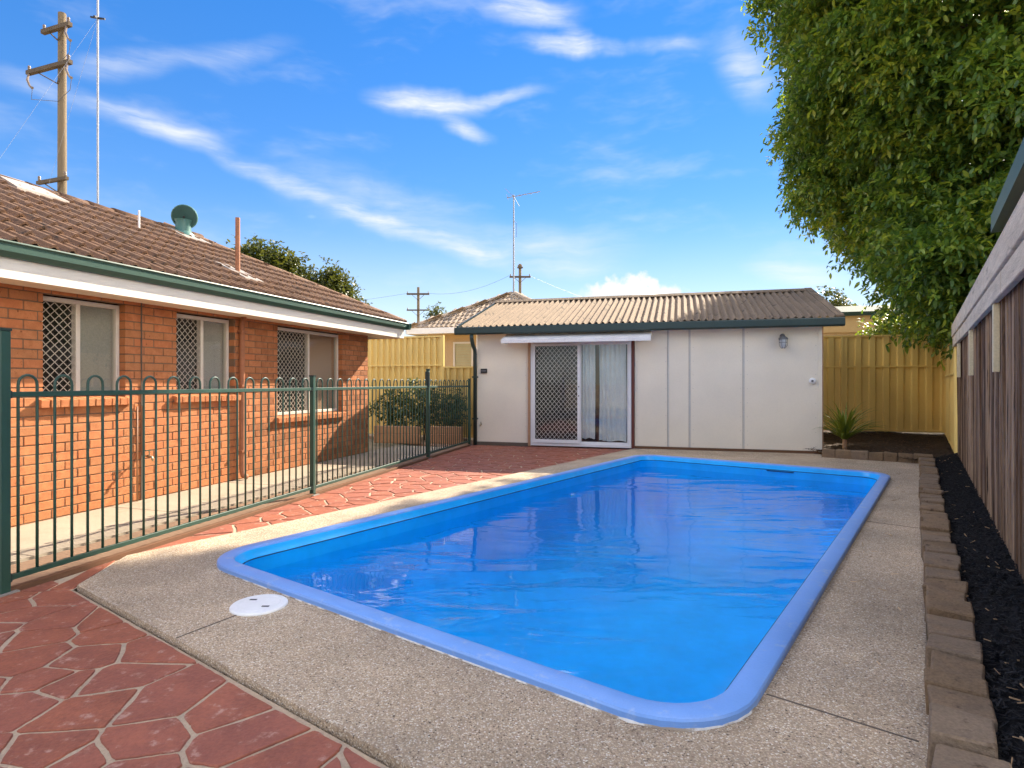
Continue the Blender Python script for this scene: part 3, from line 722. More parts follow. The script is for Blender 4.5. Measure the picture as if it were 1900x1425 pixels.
def caps(a, b, parent, name, step=.37, me=cap_me, scale=1.0):
    a = Vector(a); b = Vector(b); d = (b-a); n = int(d.length/step)+1; d.normalize(); r = random.Random(int(d.x*50+9))
    yaw = math.atan2(-d.x, d.y); pit = math.asin(d.z)
    for i in range(n):
        p = a + d*(i*step)
        link_mesh(name, me, parent, p+Vector((0, 0, r.uniform(-.004, .004))), (pit+r.uniform(-.02, .02), r.uniform(-.03, .03), yaw+r.uniform(-.02, .02)), (scale,)*3)
ztop = ZE+1.24
caps((rid[0], -8.5, ztop-.01), (rid[0], rid[1], ztop-.01), roof, 'ridge_cap')
caps((XE-.04, YE-.04, ZE+.00), (rid[0]-.05, rid[1]-.05, ztop+.00), roof, 'hip_cap')
# flue pipe with flashing, white stub, sky light sheet
fl = MB().tube([(-.2, -2.976, 2.55), (-.2, -2.976, 3.46)], .030, 14).build('flue_pipe', M['pipe_brown'], house, smooth=False); smooth_by_angle(fl)
P = [(.07, -3.14, 0), (.07, -2.80, 0), (-.42, -2.80, 0), (-.42, -3.14, 0)]
MB().add([(x, y, roof_z(x)+.055) for x, y, _ in P]+[(x, y, roof_z(x)+.02) for x, y, _ in P], [(0,1,2,3),(7,6,5,4),(0,4,5,1),(1,5,6,2),(2,6,7,3),(3,7,4,0)]).build('flashing', M['lead'], fl)
MB().tube([(-1.25, -3.55, roof_z(-1.25)), (-1.25, -3.55, roof_z(-1.25)+.28)], .012, 8).build('vent_stub', M['white'], house)
P = [(-1.56, -4.80), (-1.56, -4.22), (-2.02, -4.30), (-2.02, -4.74)]
MB().add([(x, y, roof_z(x)+.075) for x, y in P]+[(x, y, roof_z(x)+.01) for x, y in P], [(0,1,2,3),(7,6,5,4),(0,4,5,1),(1,5,6,2),(2,6,7,3),(3,7,4,0)]).build('skylight', M['skylight'], house)
# green roof vent: tapering neck under a tilted half-dome hood
cx, cy, cz = -1.85, -2.277, roof_z(-1.85)
vent = MB().lathe([(.17, -.10), (.155, .02), (.115, .06), (.105, .20), (.125, .24)], 20).build('roof_vent', M['cowl'], house, loc=(cx, cy, cz)); smooth_by_angle(vent)
hood = MB().lathe([(.175, -.05), (.185, -.04), (.185, .0), (.170, .05), (.12, .09), (.06, .11), (.0, .115)], 22).build('hood', M['cowl'], vent, loc=(.0, 0.03, .30), rot=Vector((-.56, .80, .28)).to_track_quat('Z', 'Y').to_euler()); smooth_by_angle(hood)
MB().lathe([(.172, -.050), (.165, -.046), (0, -.040)], 22).build('hood_face', M['cowl'], hood)
MB().tube([(0, 0, -.09), (0, 0, -.03)], .014, 8).build('bolt', M['black'], hood)
P = [(-1.55, -2.52), (-1.55, -2.03), (-2.03, -2.03), (-2.03, -2.52)]
MB().add([(x-cx, y-cy, roof_z(x)+.058-cz) for x, y in P]+[(x-cx, y-cy, roof_z(x)+.01-cz) for x, y in P], [(0,1,2,3),(7,6,5,4),(0,4,5,1),(1,5,6,2),(2,6,7,3),(3,7,4,0)]).build('flashing', M['lead'], vent)
# downpipe, tap and pipes on the wall
dp = MB().tube([(.075, -3.17, 2.11), (.042, -3.17, 2.02), (.042, -3.17, .14), (.06, -3.17, .05), (.12, -3.17, .03)], .034, 12).build('downpipe', M['pipe_brown'], house, smooth=True)
for z in (.35, 1.2, 1.9): MB().box(-.004, .090, -3.218, -3.122, z, z+.025).build('strap', M['pipe_brown'], dp)
MB().tube([(.018, -4.60, 1.0), (.018, -4.60, .50), (.030, -4.60, .47), (.10, -4.60, .47)], .010, 8).build('tap_pipe', M['copper'], house, smooth=True)
MB().tube([(.018, -4.66, 1.0), (.018, -4.66, -.02)], .008, 8).build('waste_pipe', M['copper'], house, smooth=True)
tp = MB().tube([(.09, -4.60, .47), (.15, -4.60, .46), (.165, -4.60, .42)], [.016, .014, .010], 10).build('garden_tap', M['tap'], house, smooth=True)
MB().bar((.115, -4.645, .53), (.115, -4.555, .53), .014, .010).build('handle', M['green_metal'], tp); MB().tube([(.115, -4.6, .47), (.115, -4.6, .53)], .007, 8).build('spindle', M['tap'], tp)
MB().box(-.002, .012, -4.604, -4.594, 0, 2.1).build('expansion_joint', M['dark_joint'], house)

# antenna mast behind the ridge
mast = thing('antenna_mast', 'tall thin guyed antenna mast rising above the brick house roof', 'antenna', hp(-2.30, -3.29, 3.30))
MB().tube([(0, 0, 0), (0, 0, 4.6)], .014, 8).build('pole', M['galv'], mast)
MB().bar((-.10, 0, 3.05), (.10, .0, 3.02), .02, .02).build('clamp', M['black'], mast); MB().bar((.02, -.1, 3.00), (-.02, .1, 3.08), .02, .02).build('clamp', M['black'], mast)
for q in ((-1.6, .8, 0), (-.3, -1.6, .02)): MB().tube([(0, 0, 3.03), q], .0014, 4).build('guy_wire', M['guy'], mast)

# ================================================================== SHED
SHA = math.atan2(SHX.y, SHX.x)
shed = thing('shed', 'cream panelled garden shed with corrugated roof and sliding glass door', 'shed', A_SH, SHA)
def sp(x, y, z=0.0): return A_SH + SHX*x + SHY*y + Vector((0, 0, z))
SL, SD = 6.40, 4.9
JO = [0.0, 1.085, 3.175, 3.80, 4.187, 5.125, 6.40]
for i, (a, b) in enumerate(zip(JO[:-1], JO[1:])):
    if i == 1: MB().box(a+.03, b-.03, .0, .05, 2.13, 2.26).build('wall_panel', M['shed_wall'], shed); continue
    MB().box(a+.005, b-.005, 0, .05, .045, 2.26).build('wall_panel', M['shed_wall'], shed, bevel=.002)
for t in (3.80, 4.187, 5.125):
    MB().box(t-.014, t+.014, -.007, .012, .05, 2.25).build('cover_strip', M['joint'], shed)
    MB().box(t-.019, t-.0145, -.0035, .012, .05, 2.25).build('joint_gap', M['dark_joint'], shed)
MB().box(SL-.045, SL+.012, -.012, .06, .03, 2.25).build('corner_strip', M['shed_wall'], shed)
MB().box(SL+.014, SL+.034, .0, .07, .0, 2.25).build('corner_post', M['tan_trim'], shed)
MB().box(0, 1.08, -.008, .045, -.03, .043).build('plinth', M['dark_joint'], shed); MB().box(3.18, SL, -.008, .045, -.03, .043).build('plinth', M['timber_edge'], shed)
for (a, b) in ((.02, 1.06), (3.20, 3.78), (4.22, 5.10), (5.16, 6.34)):       # nail heads down the panel edges
    nm = MB()
    for xx in (a+.025, b-.025):
        for k in range(9): nm.lathe([(.0045, 0), (.0035, .0016), (0, .002)], 6, (xx, k*.255+.12, 0))
    nm.v = [(x, -z-.0002, y) for x, y, z in nm.v]
    tag(nm.build('nail_heads', M['lamp_metal'], shed, fixn=False), kind='stuff')
# body: floor, sides, back
MB().box(0, .05, .052, SD, -.03, 2.26).build('side_wall', M['shed_wall'], shed); MB().box(SL-.05, SL, .052, SD, -.03, 2.26).build('side_wall', M['shed_wall'], shed)
MB().box(.052, SL-.052, SD-.05, SD, -.03, 2.26).build('back_wall', M['shed_wall'], shed)
MB().box(.052, SL-.052, .052, SD-.052, -.06, .03).build('floor', M['brown_trim'], shed)
MB().box(.06, SL-.06, 1.1, 1.14, .03, 2.262).build('dark_backing', M['dark'], shed)  # near-black sheet added behind the door, interior shade put into its colour
MB().box(.052, SL-.052, .07, SD-.052, 2.262, 2.28).build('ceiling', M['shed_wall'], shed)
# roof
RY0, RYR, RZ0, RZR = -.235, 2.42, 2.375, 3.215
rp = math.atan2(RZR-RZ0, RYR-RY0); WL = .124
def corrugated(x0, x1, back=False):
    V = []; F = []; n = max(8, int((x1-x0)/WL*8)); yy0, yy1 = (RY0, RYR) if not back else (2*RYR-RY0, RYR)
    for (y, z, dz) in ((yy0, RZ0, 0), (yy1, RZR, 0)):
        for i in range(n+1):
            x = x0+(x1-x0)*i/n; V.append((x, y, z+.029*math.cos(2*math.pi*x/WL)))
    m = n+1
    for i in range(m): V.append((V[i][0], V[i][1], V[i][2]-.010))
    for i in range(n): F += [(i, i+1, m+i+1, m+i), (2*m+i, 2*m+i+1, i+1, i)]
    return MB().add(V, F)
x = -.33; k = 0
while x < SL+.20:
    x1 = min(x+.868, SL+.235)
    o = corrugated(x, x1+.03).build('roof_sheet', M['corrugated'], shed, loc=(0, 0, .006*(k % 2)), fixn=False); smooth_by_angle(o, 40); x = x1; k += 1
o = corrugated(-.33, SL+.235, True).build('rear_roof_sheet', M['corrugated'], shed, fixn=False)
MB().extrude([(-.14, -.040), (-.02, .010), (.02, .010), (.14, -.040), (.14, -.025), (.03, .035), (-.03, .035), (-.14, -.025)], (0, 1, 0), (0, 0, 1), (-.34, RYR, RZR+.02), (SL+.25, RYR, RZR+.02)).build('ridge_capping', M['corrugated'], shed)
for xs in (SL+.24,):
    a = Vector((xs, RY0-.02, RZ0+.02)); b = Vector((xs, RYR, RZR+.05))
    MB().bar(a, b, .13, .035).build('barge_capping', M['corrugated'], shed); MB().bar(a+Vector((.055, 0, -.09)), b+Vector((.055, 0, -.09)), .022, .15).build('barge_board', M['dark_green'], shed)
a = Vector((-.335, RY0, RZ0-.04)); b = Vector((-.335, RYR, RZR-.04)); MB().bar(a, b, .025, .12).build('barge_board', M['dark_green'], shed)
for xs in (.0, SL):                                    # gable triangles
    MB().add([(xs-.02, .02, 2.26), (xs-.02, SD-.02, 2.26), (xs-.02, RYR, RZR-.06), (xs+.02, .02, 2.26), (xs+.02, SD-.02, 2.26), (xs+.02, RYR, RZR-.06)], [(0,1,2),(5,4,3),(0,2,5,3),(1,4,5,2)]).build('gable', M['shed_wall'], shed)
sg = MB().extrude([(-.225, 2.215), (-.31, 2.215), (-.335, 2.24), (-.335, 2.345), (-.325, 2.362), (-.315, 2.35), (-.318, 2.25), (-.30, 2.232), (-.24, 2.232), (-.235, 2.37), (-.225, 2.37)], (0, 1, 0), (0, 0, 1), (-.37, 0, 0), (SL+.30, 0, 0)).build('gutter', M['dark_green'], shed); smooth_by_angle(sg, 25)
MB().box(-.3, SL+.22, -.222, -.0, 2.262, 2.274).build('soffit', M['shed_wall'], shed)
d = MB().tube([(-.02, -.27, 2.23), (-.02, -.27, 2.14), (-.02, -.20, 2.02), (-.02, -.075, 1.92), (-.02, -.055, 1.84), (-.02, -.055, -.02)], .040, 12).build('downpipe', M['dark_green'], shed, smooth=True)
for z in (.5, 1.35): MB().box(-.07, .03, -.10, .004, z, z+.03).build('strap', M['dark_green'], d)
# sliding door
DX0, DX1, DM, DZ = 1.14, 3.12, 2.14, 2.06
door = MB(); fy0, fy1 = -.03, .06; t = .05
door.box(DX0, DX0+t, fy0, fy1, .0, DZ); door.box(DX1-t, DX1, fy0, fy1, .0, DZ); door.box(DX0+t, DX1-t, fy0, fy1, .0, .055); door.box(DX0+t, DX1-t, fy0, fy1, DZ-.04, DZ)
door = door.build('sliding_door', M['white'], shed, bevel=.004)
MB().box(DX0-.05, DX0-.003, -.045, .05, -.01, DZ+.06).build('door_post', M['tan_trim'], door); MB().box(DX1+.003, DX1+.055, -.045, .05, -.01, DZ+.06).build('door_post', M['brown_trim'], door)
s1 = MB(); a, b = DX0+t+.002, DM
s1.box(a, a+.045, -.052, -.032, .06, DZ-.045); s1.box(b-.055, b, -.052, -.032, .06, DZ-.045); s1.box(a+.045, b-.055, -.052, -.032, .06, .13); s1.box(a+.045, b-.055, -.052, -.032, DZ-.085, DZ-.045)
s1 = s1.build('screen_leaf', M['white'], door, bevel=.003)
diamond_screen(a+.045, b-.055, .13, DZ-.085, -.042, .100, M['door_screen'], 'security_screen', s1, w=.0075, d=.006, plane='xz', fy=1.15)
for z in (.98, 1.16): MB().box(b-.035, b-.018, -.058, -.052, z, z+.025).build('lock', M['black'], s1)
MB().box(a, b, .020, .026, .06, DZ-.045).build('pane', M['glass'], door)
g3 = MB(); a2, b2 = DM-.02, DX1-t
g3.box(a2, a2+.04, -.005, .018, .055, DZ-.04); g3.box(b2-.03, b2, -.005, .018, .055, DZ-.04); g3.box(a2+.04, b2-.03, -.005, .018, .055, .10); g3.box(a2+.04, b2-.03, -.005, .018, DZ-.075, DZ-.04)
g3 = g3.build('glass_leaf', M['white'], door, bevel=.003)
MB().box(a2+.04, b2-.03, .004, .009, .10, DZ-.075).build('pane', M['glass'], g3)
MB().box(2.42, 2.475, .16, .20, .03, DZ).build('inner_post', M['brown_trim'], door)
def curtain(x0, x1, y, z0, z1, folds, label, amp=.030):
    V = []; F = []; n = folds*10; m = 14; r = random.Random(int(x0*10)); ph = [r.uniform(0, 6) for _ in range(4)]
    for j in range(m+1):
        v = j/m
        for i in range(n+1):
            u = i/n; a_ = amp*(.7+.5*math.sin(3*u+ph[0]))
            xx = x0+(x1-x0)*(u+.012*math.sin(5*v+7*u+ph[1])); yy = y + a_*math.sin(2*math.pi*folds*u+.9*math.sin(2.2*v+ph[2])) 
            V.append((xx, yy, z0+(z1-z0)*v+(.012*math.sin(9*u+ph[3]) if j == 0 else 0)))
    for j in range(m):
        for i in range(n): F.append((j*(n+1)+i, j*(n+1)+i+1, (j+1)*(n+1)+i+1, (j+1)*(n+1)+i))
    me = MB().add([(p[0]-x0, p[1]-y, p[2]-z0) for p in V], F).mesh('curtain', M['curtain'], smooth=True, fixn=False)
    o = link_mesh('curtain', me, None, sp(x0, y, z0), (0, 0, SHA)); tag(o, label, 'curtain', 'white curtains in the shed door'); return o
curtain(2.17, 2.42, .062, .16, 2.02, 3, 'narrow white curtain panel beside the dark post in the shed door')
curtain(2.50, 3.02, .062, .12, 2.02, 6, 'wide white curtain with deep folds at the right of the shed door')
# hood over the door
aw = thing('awning', 'light grey metal awning over the shed sliding door', 'awning', sp(2.07, 0, 2.0), SHA)
pr = [(-.012, .235), (-.012, .215), (-.42, .075), (-.425, .02), (-.445, .02), (-.440, .090)]
MB().extrude(pr, (0, 1, 0), (0, 0, 1), (-1.42, 0, 0), (1.43, 0, 0)).build('sheet', M['awning'], aw)
for x in (-.7, .0, .7): MB().box(x-.01, x+.01, -.43, -.02, .05, .062).build('bracket', M['awning'], aw)
MB().box(-1.425, -1.405, -.44, -.012, .03, .05).build('end_trim', M['awning'], aw)
# wall lamp, sensor, small fixtures
lx = 5.77
lan = thing('wall_lantern', 'grey caged lantern lamp under the shed gutter at right', 'lamp', sp(lx, -.003, 1.86), SHA)
MB().lathe([(.045, 0), (.045, .02), (.0, .02)], 16).build('back_plate', M['lamp_metal'], lan, loc=(0, 0, .22), rot=(R(90), 0, 0))
MB().tube([(0, -.01, .22), (0, -.07, .25), (0, -.105, .22)], .014, 8).build('arm', M['lamp_metal'], lan, smooth=True)
smooth_by_angle(MB().lathe([(.0, .215), (.045, .21), (.078, .175), (.080, .155), (.0, .155)], 20, (0, -.105, 0)).build('hood', M['lamp_metal'], lan))
smooth_by_angle(MB().lathe([(.052, .154), (.056, .10), (.050, .045), (.030, .012), (.0, .003)], 20, (0, -.105, 0)).build('jar', M['lamp_glass'], lan))
for k in range(6):
    q = k*math.pi/3; MB().tube([(.066*math.cos(q), -.105+.066*math.sin(q), .155), (.066*math.cos(q), -.105+.066*math.sin(q), .05), (.03*math.cos(q), -.105+.03*math.sin(q), -.004)], .004, 6).build('cage_bar', M['lamp_metal'], lan)
smooth_by_angle(MB().lathe([(.064, .098), (.070, .098), (.070, .106), (.064, .106)], 20, (0, -.105, 0)).build('cage_ring', M['lamp_metal'], lan))
sen = thing('sensor', 'small round white sensor near the right edge of the shed wall', 'sensor', sp(6.26, -.001, 1.28), SHA)
smooth_by_angle(MB().lathe([(.058, 0), (.055, .03), (.04, .045), (0, .05)], 20).build('housing', M['white'], sen, rot=(R(90), 0, 0)))
MB().lathe([(.020, .0), (.020, .012), (0, .014)], 14).build('lens', M['lamp_metal'], sen, loc=(-.01, -.044, 0), rot=(R(90), 0, 0))
bx_ = thing('junction_box', 'small black box fixed to the shed wall beside the downpipe', 'box', sp(.155, -.002, 1.49), SHA)
MB().box(-.06, .07, -.05, .0, -.045, .045).build('case', M['black'], bx_, bevel=.006); MB().box(-.05, .06, -.056, -.051, -.01, .01).build('label_plate', M['lamp_metal'], bx_)
t2 = thing('shed_tap', 'brass tap low on the shed wall beside the downpipe', 'tap', sp(.10, -.002, .40), SHA)
MB().tube([(0, 0, 0), (0, -.06, 0), (0, -.085, -.03)], .012, 8).build('spout', M['tap'], t2, smooth=True); MB().tube([(0, -.04, 0), (0, -.04, .05)], .010, 8).build('handle', M['tap'], t2)

# ================================================================== POOL FENCE
p0 = Vector((FX(3.57), 3.57, -.022)); p1 = Vector((FX(12.08), 12.08, -.022)); fd = (p1-p0); FL = fd.length; FA = math.atan2(-fd.x, fd.y)
fence = thing('pool_fence', 'green loop-top tubular metal pool fence beside the brick house', 'fence', p0, FA)
posts = [(0.0, 1.585, .030), (3.24, 1.34, .025), (6.60, 1.49, .025), (8.76, 1.34, .022)]
for y, h, w in posts:
    q = MB().box(-w, w, y-w, y+w, 0, h).build('post', M['green_metal'], fence, bevel=.004)
    MB().box(-w-.003, w+.003, y-w-.003, y+w+.003, h, h+.015).build('cap', M['dark_green'], q); MB().box(-w-.03, w+.03, y-w-.03, y+w+.03, -.002, .008).build('foot_plate', M['lead'], q)
hr = .109
def hoop(y0):
    pts = [(0, y0, .095)]+[(0, y0, z) for z in (.6, 1.18, 1.255)]
    r_ = hr/2; pts += [(0, y0+r_-r_*math.cos(R(a)), 1.262+r_*1.05*math.sin(R(a))) for a in range(20, 180, 20)]
    pts += [(0, y0+hr, z) for z in (1.255, 1.18, .6, .095)]
    return pts
hoop_me = MB().tube(hoop(-hr/2), .0085, 8).mesh('hoop', M['green_metal'], smooth=True)
for (a, b) in ((0, 1), (1, 2), (2, 3)):
    ya = posts[a][0]+posts[a][2]+.004; yb = posts[b][0]-posts[b][2]-.004
    for z in (1.20, .085): MB().box(-.0135, .0135, ya, yb, z-.0165, z+.0165).build('rail', M['green_metal'], fence, bevel=.002)
    n = max(2, round((yb-ya-.02)/(2*hr))); st = (yb-ya)/n
    for i in range(n):
        o = link_mesh('hoop', hoop_me, fence, (0, ya+st*(i+.5), 0), (0, 0, rnd.uniform(-.03, .03)), (1, st/(2*hr), 1))
    for y in (ya-.002, yb+.002):
        for z in (1.20, .085): MB().box(-.019, .019, y-.012, y+.012, z-.024, z+.024).build('bracket', M['dark_green'], fence)
lt = MB().box(-.035, .035, 6.55, 6.60, 1.20, 1.46).build('gate_latch', M['dark_green'], fence, bevel=.006)

# ================================================================== STEEL AND TIMBER FENCES
def steel_fence(name, label, a, b, z0, z1, zr, pitch, sheet, upper_pitch=None, group=None):
    a = Vector((a[0], a[1], 0)); b = Vector((b[0], b[1], 0)); d = b-a; L_ = d.length; ang = math.atan2(d.y, d.x)
    f = thing(name, label, 'fence', (a.x, a.y, z0), ang, group)
    def tier(za, zb, pit):
        n = max(1, round(L_/sheet)); w = L_/n
        for i in range(n):
            V = []; F = []; x = i*w; xs = []
            k = max(1, round(w/pit)); q = w/k
            for j in range(k):
                x0 = x+j*q; xs += [(x0, 0), (x0+q*.44, 0), (x0+q*.52, -.042), (x0+q*.90, -.042), (x0+q*.98, 0)]
            xs.append((x+w, 0)); m = len(xs)
            for z in (za, zb): V += [(p[0], p[1]-(.001*(i % 2)), z) for p in xs]
            for z in (za, zb): V += [(p[0], p[1]+.0012, z) for p in xs]
            for j in range(m-1): F += [(j, j+1, m+j+1, m+j), (2*m+j, 3*m+j, 3*m+j+1, 2*m+j+1)]
            MB().add(V, F).build('steel_sheet', M['colorbond'], f, fixn=False)
    tier(.0, zr-z0-.015, pitch)
    if z1 > zr+.05: tier(zr-z0+.015, z1-z0-.02, upper_pitch or pitch)
    for z in ([zr-z0, z1-z0-.02, .03] if z1 > zr+.05 else [zr-z0-.02, .03]): MB().box(-.01, L_+.01, -.058, .012, z-.020, z+.020).build('rail', M['colorbond'], f, bevel=.003)
    n = max(1, round(L_/2.4))
    for i in range(n+1): MB().box(i*L_/n-.028, i*L_/n+.028, -.062, .016, -.12, z1-z0).build('post', M['colorbond'], f, bevel=.003)
    return f
RF0 = Vector((2.98, 3.45, 0)); RFA = -R(34.58); RFY = Vector((math.sin(-RFA), math.cos(RFA), 0)); RFX = Vector((RFY.y, -RFY.x, 0))
def rf(x, y, z=0.0): return RF0 + RFX*x + RFY*y + Vector((0, 0, z))
steel_fence('steel_fence', 'tan ribbed steel fence behind the strap-leaf plant, right of the shed', (5.75, 14.74), (10.0, 13.6), .10, 2.37, 1.63, .27, 1.35, .30)
steel_fence('steel_fence', 'tall tan ribbed steel fence seen between brick house and shed', (-4.6, 14.85), (-1.62, 13.98), .0, 2.36, 1.66, .17, .86, .17)
steel_fence('steel_fence', 'short low tan steel fence panel beside the shed downpipe', (-1.56, 13.62), (-.62, 13.36), .0, 1.62, 1.62, .16, .48)
e0, e1 = rf(.02, 7.72), rf(.02, 12.2)
steel_fence('steel_fence', 'short run of tan steel fence past the end of the dark timber fence', (e1.x, e1.y), (e0.x, e0.y), .06, 2.06, 1.40, .24, 1.1, .24)

tf = thing('timber_fence', 'weathered dark timber paling fence with grey beams along the garden bed', 'fence', rf(0, 0, .04), RFA)
pm = []
for i in range(6):
    r = random.Random(i); mb = MB(); n = 7; w = .098
    V = []; F = []
    for k, z in enumerate((0.0, .6, 1.2, 1.92)):
        b_ = r.uniform(-.003, .003); V += [(b_, -w/2+r.uniform(-.003, .003), z), (b_, w/2+r.uniform(-.003, .003), z), (b_+.017, w/2, z), (b_+.017, -w/2, z)]
    for k in range(3):
        o_ = k*4; F += [(o_+i_, o_+(i_+1) % 4, o_+4+(i_+1) % 4, o_+4+i_) for i_ in range(4)]
    F += [(3, 2, 1, 0), (12, 13, 14, 15)]
    pm.append(MB().add(V, F).mesh('paling', M['paling']))
y = -2.2; i = 0
while y < 7.66:
    link_mesh('paling', pm[rnd.randrange(6)], tf, ((.0 if i % 2 else .019)+rnd.uniform(-.003, .003), y, rnd.uniform(-.03, .02)), (rnd.uniform(-.008, .008), rnd.uniform(-.01, .01), rnd.uniform(-.05, .05)), (1, rnd.uniform(.9, 1.12), 1)); y += .083; i += 1
for za, zb, xo, brk in ((1.80, 1.955, -.030, (-2.3, .55, 3.2, 5.6, 7.7)), (1.962, 2.148, -.044, (-2.3, 1.6, 5.0, 7.7))):
    for a_, b_ in zip(brk[:-1], brk[1:]):
        ya, yb = a_+.004, b_-.004; j = rnd.uniform(-.004, .004)
        MB().box(xo-.028+j, xo+.014+j, ya, yb, za, zb).build('beam', M['grey_beam'], tf, bevel=.005)
MB().box(-.070, .045, -2.3, 7.7, 2.150, 2.172).build('capping', M['grey_beam'], tf, bevel=.005)
for yy in (-.9, 1.16, 3.83, 6.40): MB().box(-.052, -.031 if False else -.012, yy-.045, yy+.045, 1.29, 1.797).build('post_cover', M['strip'], tf, bevel=.003)
for yy in (-1.5, .6, 2.9, 5.2, 7.4): MB().box(.042, .13, yy-.05, yy+.05, -.1, 2.0).build('post', M['paling'], tf)

# neighbour's carport roof edge over the fence
cp = thing('carport', 'dark green carport gutter on timber posts above the timber fence', 'carport', rf(.20, 0, 0), RFA)
MB().extrude([(-.02, 3.00), (.12, 3.00), (.12, 3.17), (.10, 3.17), (.10, 3.03), (.0, 3.03), (-.0, 3.20), (-.02, 3.20)], (1, 0, 0), (0, 0, 1), (0, -3.0, 0), (0, 4.35, 0)).build('gutter', M['green_metal'], cp)
MB().box(.125, .16, -3.0, 4.33, 2.90, 3.16).build('fascia', M['timber_edge'], cp)
MB().box(.10, 3.2, -3.0, 4.36, 3.165, 3.19).build('roof_sheet', M['galv'], cp)
for yy in (-2.4, 3.75): MB().box(.18, .27, yy-.045, yy+.045, -.1, 3.16).build('post', M['grey_beam'], cp)
for yy in (-2.4, -.35, 1.7, 3.75): MB().box(.165, 3.1, yy-.02, yy+.02, 3.02, 3.16).build('rafter', M['timber_edge'], cp)

# ================================================================== GARDEN BED
ED0 = Vector((.62, .835, 0)); ED1 = Vector((6.22, 9.05, 0)); EDd = (ED1-ED0).normalized(); EDn = Vector((EDd.y, -EDd.x, 0))
bl_me = []
for i in range(5):
    r = random.Random(40+i); b = MB().box(0, .175, 0, .2, -.02, .135)
    b.v = [(x+r.uniform(-.012, .012), yy+r.uniform(-.007, .007), z+r.uniform(-.009, .009)) for x, yy, z in b.v]
    me = b.mesh('edging_block', M['block'], bevel=.0065)
    bl_me.append(me)
edg = thing('garden_edging', 'row of rough brown concrete blocks edging the mulch bed', 'edging', ED0, math.atan2(EDd.y, EDd.x)-math.pi/2)
L_ = (ED1-ED0).length; y = -.3; i = 0
while y < L_-.02:
    ln_ = rnd.choice((.11, .2, .2, .2, .2)); s = ln_/.2
    link_mesh('edging_block', bl_me[i % 5], edg, (rnd.uniform(-.008, .010), y, rnd.uniform(-.012, .008)), (rnd.uniform(-.025, .025), rnd.uniform(-.03, .03), rnd.uniform(-.045, .045)), (1+rnd.uniform(-.03, .06), s, rnd.uniform(.94, 1.06))); y += ln_+.007; i += 1
f0 = Vector((5.19, 9.93, 0)); f1 = Vector((6.30, 9.16, 0)); fdv = (f1-f0); ang = math.atan2(fdv.y, fdv.x)
edg2 = thing('garden_edging', 'short row of brown blocks in front of the soil beside the shed', 'edging', f0, ang)
x = .0
while x < fdv.length+.05:
    ln_ = rnd.choice((.1, .19, .22, .25))
    o = link_mesh('edging_block', bl_me[i % 5], edg2, (x+ln_, .0+rnd.uniform(-.006, .006), rnd.uniform(-.012, .004)), (rnd.uniform(-.02, .02), rnd.uniform(-.02, .02), math.pi/2+rnd.uniform(-.03, .03)), (.8, ln_/.2, 1)); x += ln_+.006; i += 1
def bed_sheet(name, q, nu, nv, z, amp, mat):
    r = random.Random(5); V = []; F = []
    for j in range(nv+1):
        for k in range(nu+1):
            u, v = k/nu, j/nv
            p = (q[0]*(1-u)+q[1]*u)*(1-v)+(q[3]*(1-u)+q[2]*u)*v
            V.append((p.x, p.y, z+amp*(r.random()-.5)+amp*math.sin(p.x*3.1)*math.cos(p.y*2.3)))
    for j in range(nv):
        for k in range(nu): F.append((j*(nu+1)+k, j*(nu+1)+k+1, (j+1)*(nu+1)+k+1, (j+1)*(nu+1)+k))
    o = MB().add(V, F).build(name, mat, smooth=True, fixn=False); tag(o, kind='structure'); return o
b0 = ED0 + EDn*.10 - EDd*.3; b1 = ED1 + EDn*.10 + EDd*.1
r0 = rf(.03, -2.0); r1 = rf(.03, 7.75)
bed_sheet('mulch_bed', [b0, r0, r1, b1], 14, 200, .075, .022, M['mulch'])
bed_sheet('soil_bed', [b1 + Vector((-.1, 0, 0)), r1 + EDd*-.2, rf(.30, 12.6), rf(.29, 12.59)], 20, 30, .068, .028, M['soil'])
bed_sheet('soil_bed', [f0 + Vector((.12, .10, 0)), b1 + Vector((-.05, -.02, 0)), rf(.30, 12.6), Vector((5.7, 15.2, 0))], 40, 40, .072, .030, M['soil'])
def chips(name, q, n, z, mat, seed, lmin=.012, lmax=.05):
    r = np.random.RandomState(seed); u = r.rand(n); v = r.rand(n)**1.35
    Q = [np.array(p[:2]) for p in q]
    P = ((Q[0][None]*(1-u[:, None])+Q[1][None]*u[:, None])*(1-v[:, None])+(Q[3][None]*(1-u[:, None])+Q[2][None]*u[:, None])*v[:, None])
    mb = MB()
    for i in range(n):
        l = r.uniform(lmin, lmax); a = r.uniform(0, 6.28); tl = r.normal(0, .28); dx = Vector((math.cos(a)*math.cos(tl), math.sin(a)*math.cos(tl), math.sin(tl)))
        c = Vector((P[i, 0], P[i, 1], z+r.uniform(-.004, .024))); w = r.uniform(.0025, .008)
        mb.bar(c-dx*l/2, c+dx*l/2, w, w*.6)
    o = mb.build(name, mat, fixn=False); tag(o, 'loose wood chips scattered over the bed', None, None, 'stuff'); return o
c_ = chips('mulch_chips', [b0, r0, r1, b1], 9000, .082, M['chip'], 3); c_['label'] = 'black mulch chips covering the bed along the timber fence'; c_['category'] = 'mulch'
c_ = chips('fallen_leaves', [b0, r0, r1, b1], 110, .098, MAT('dry_leaf', (.34, .22, .12), .8, .3, var=.2, island=.5), 31, .012, .04); c_['label'] = 'dry tan leaves and straws lying on the black mulch'; c_['category'] = 'leaf litter'
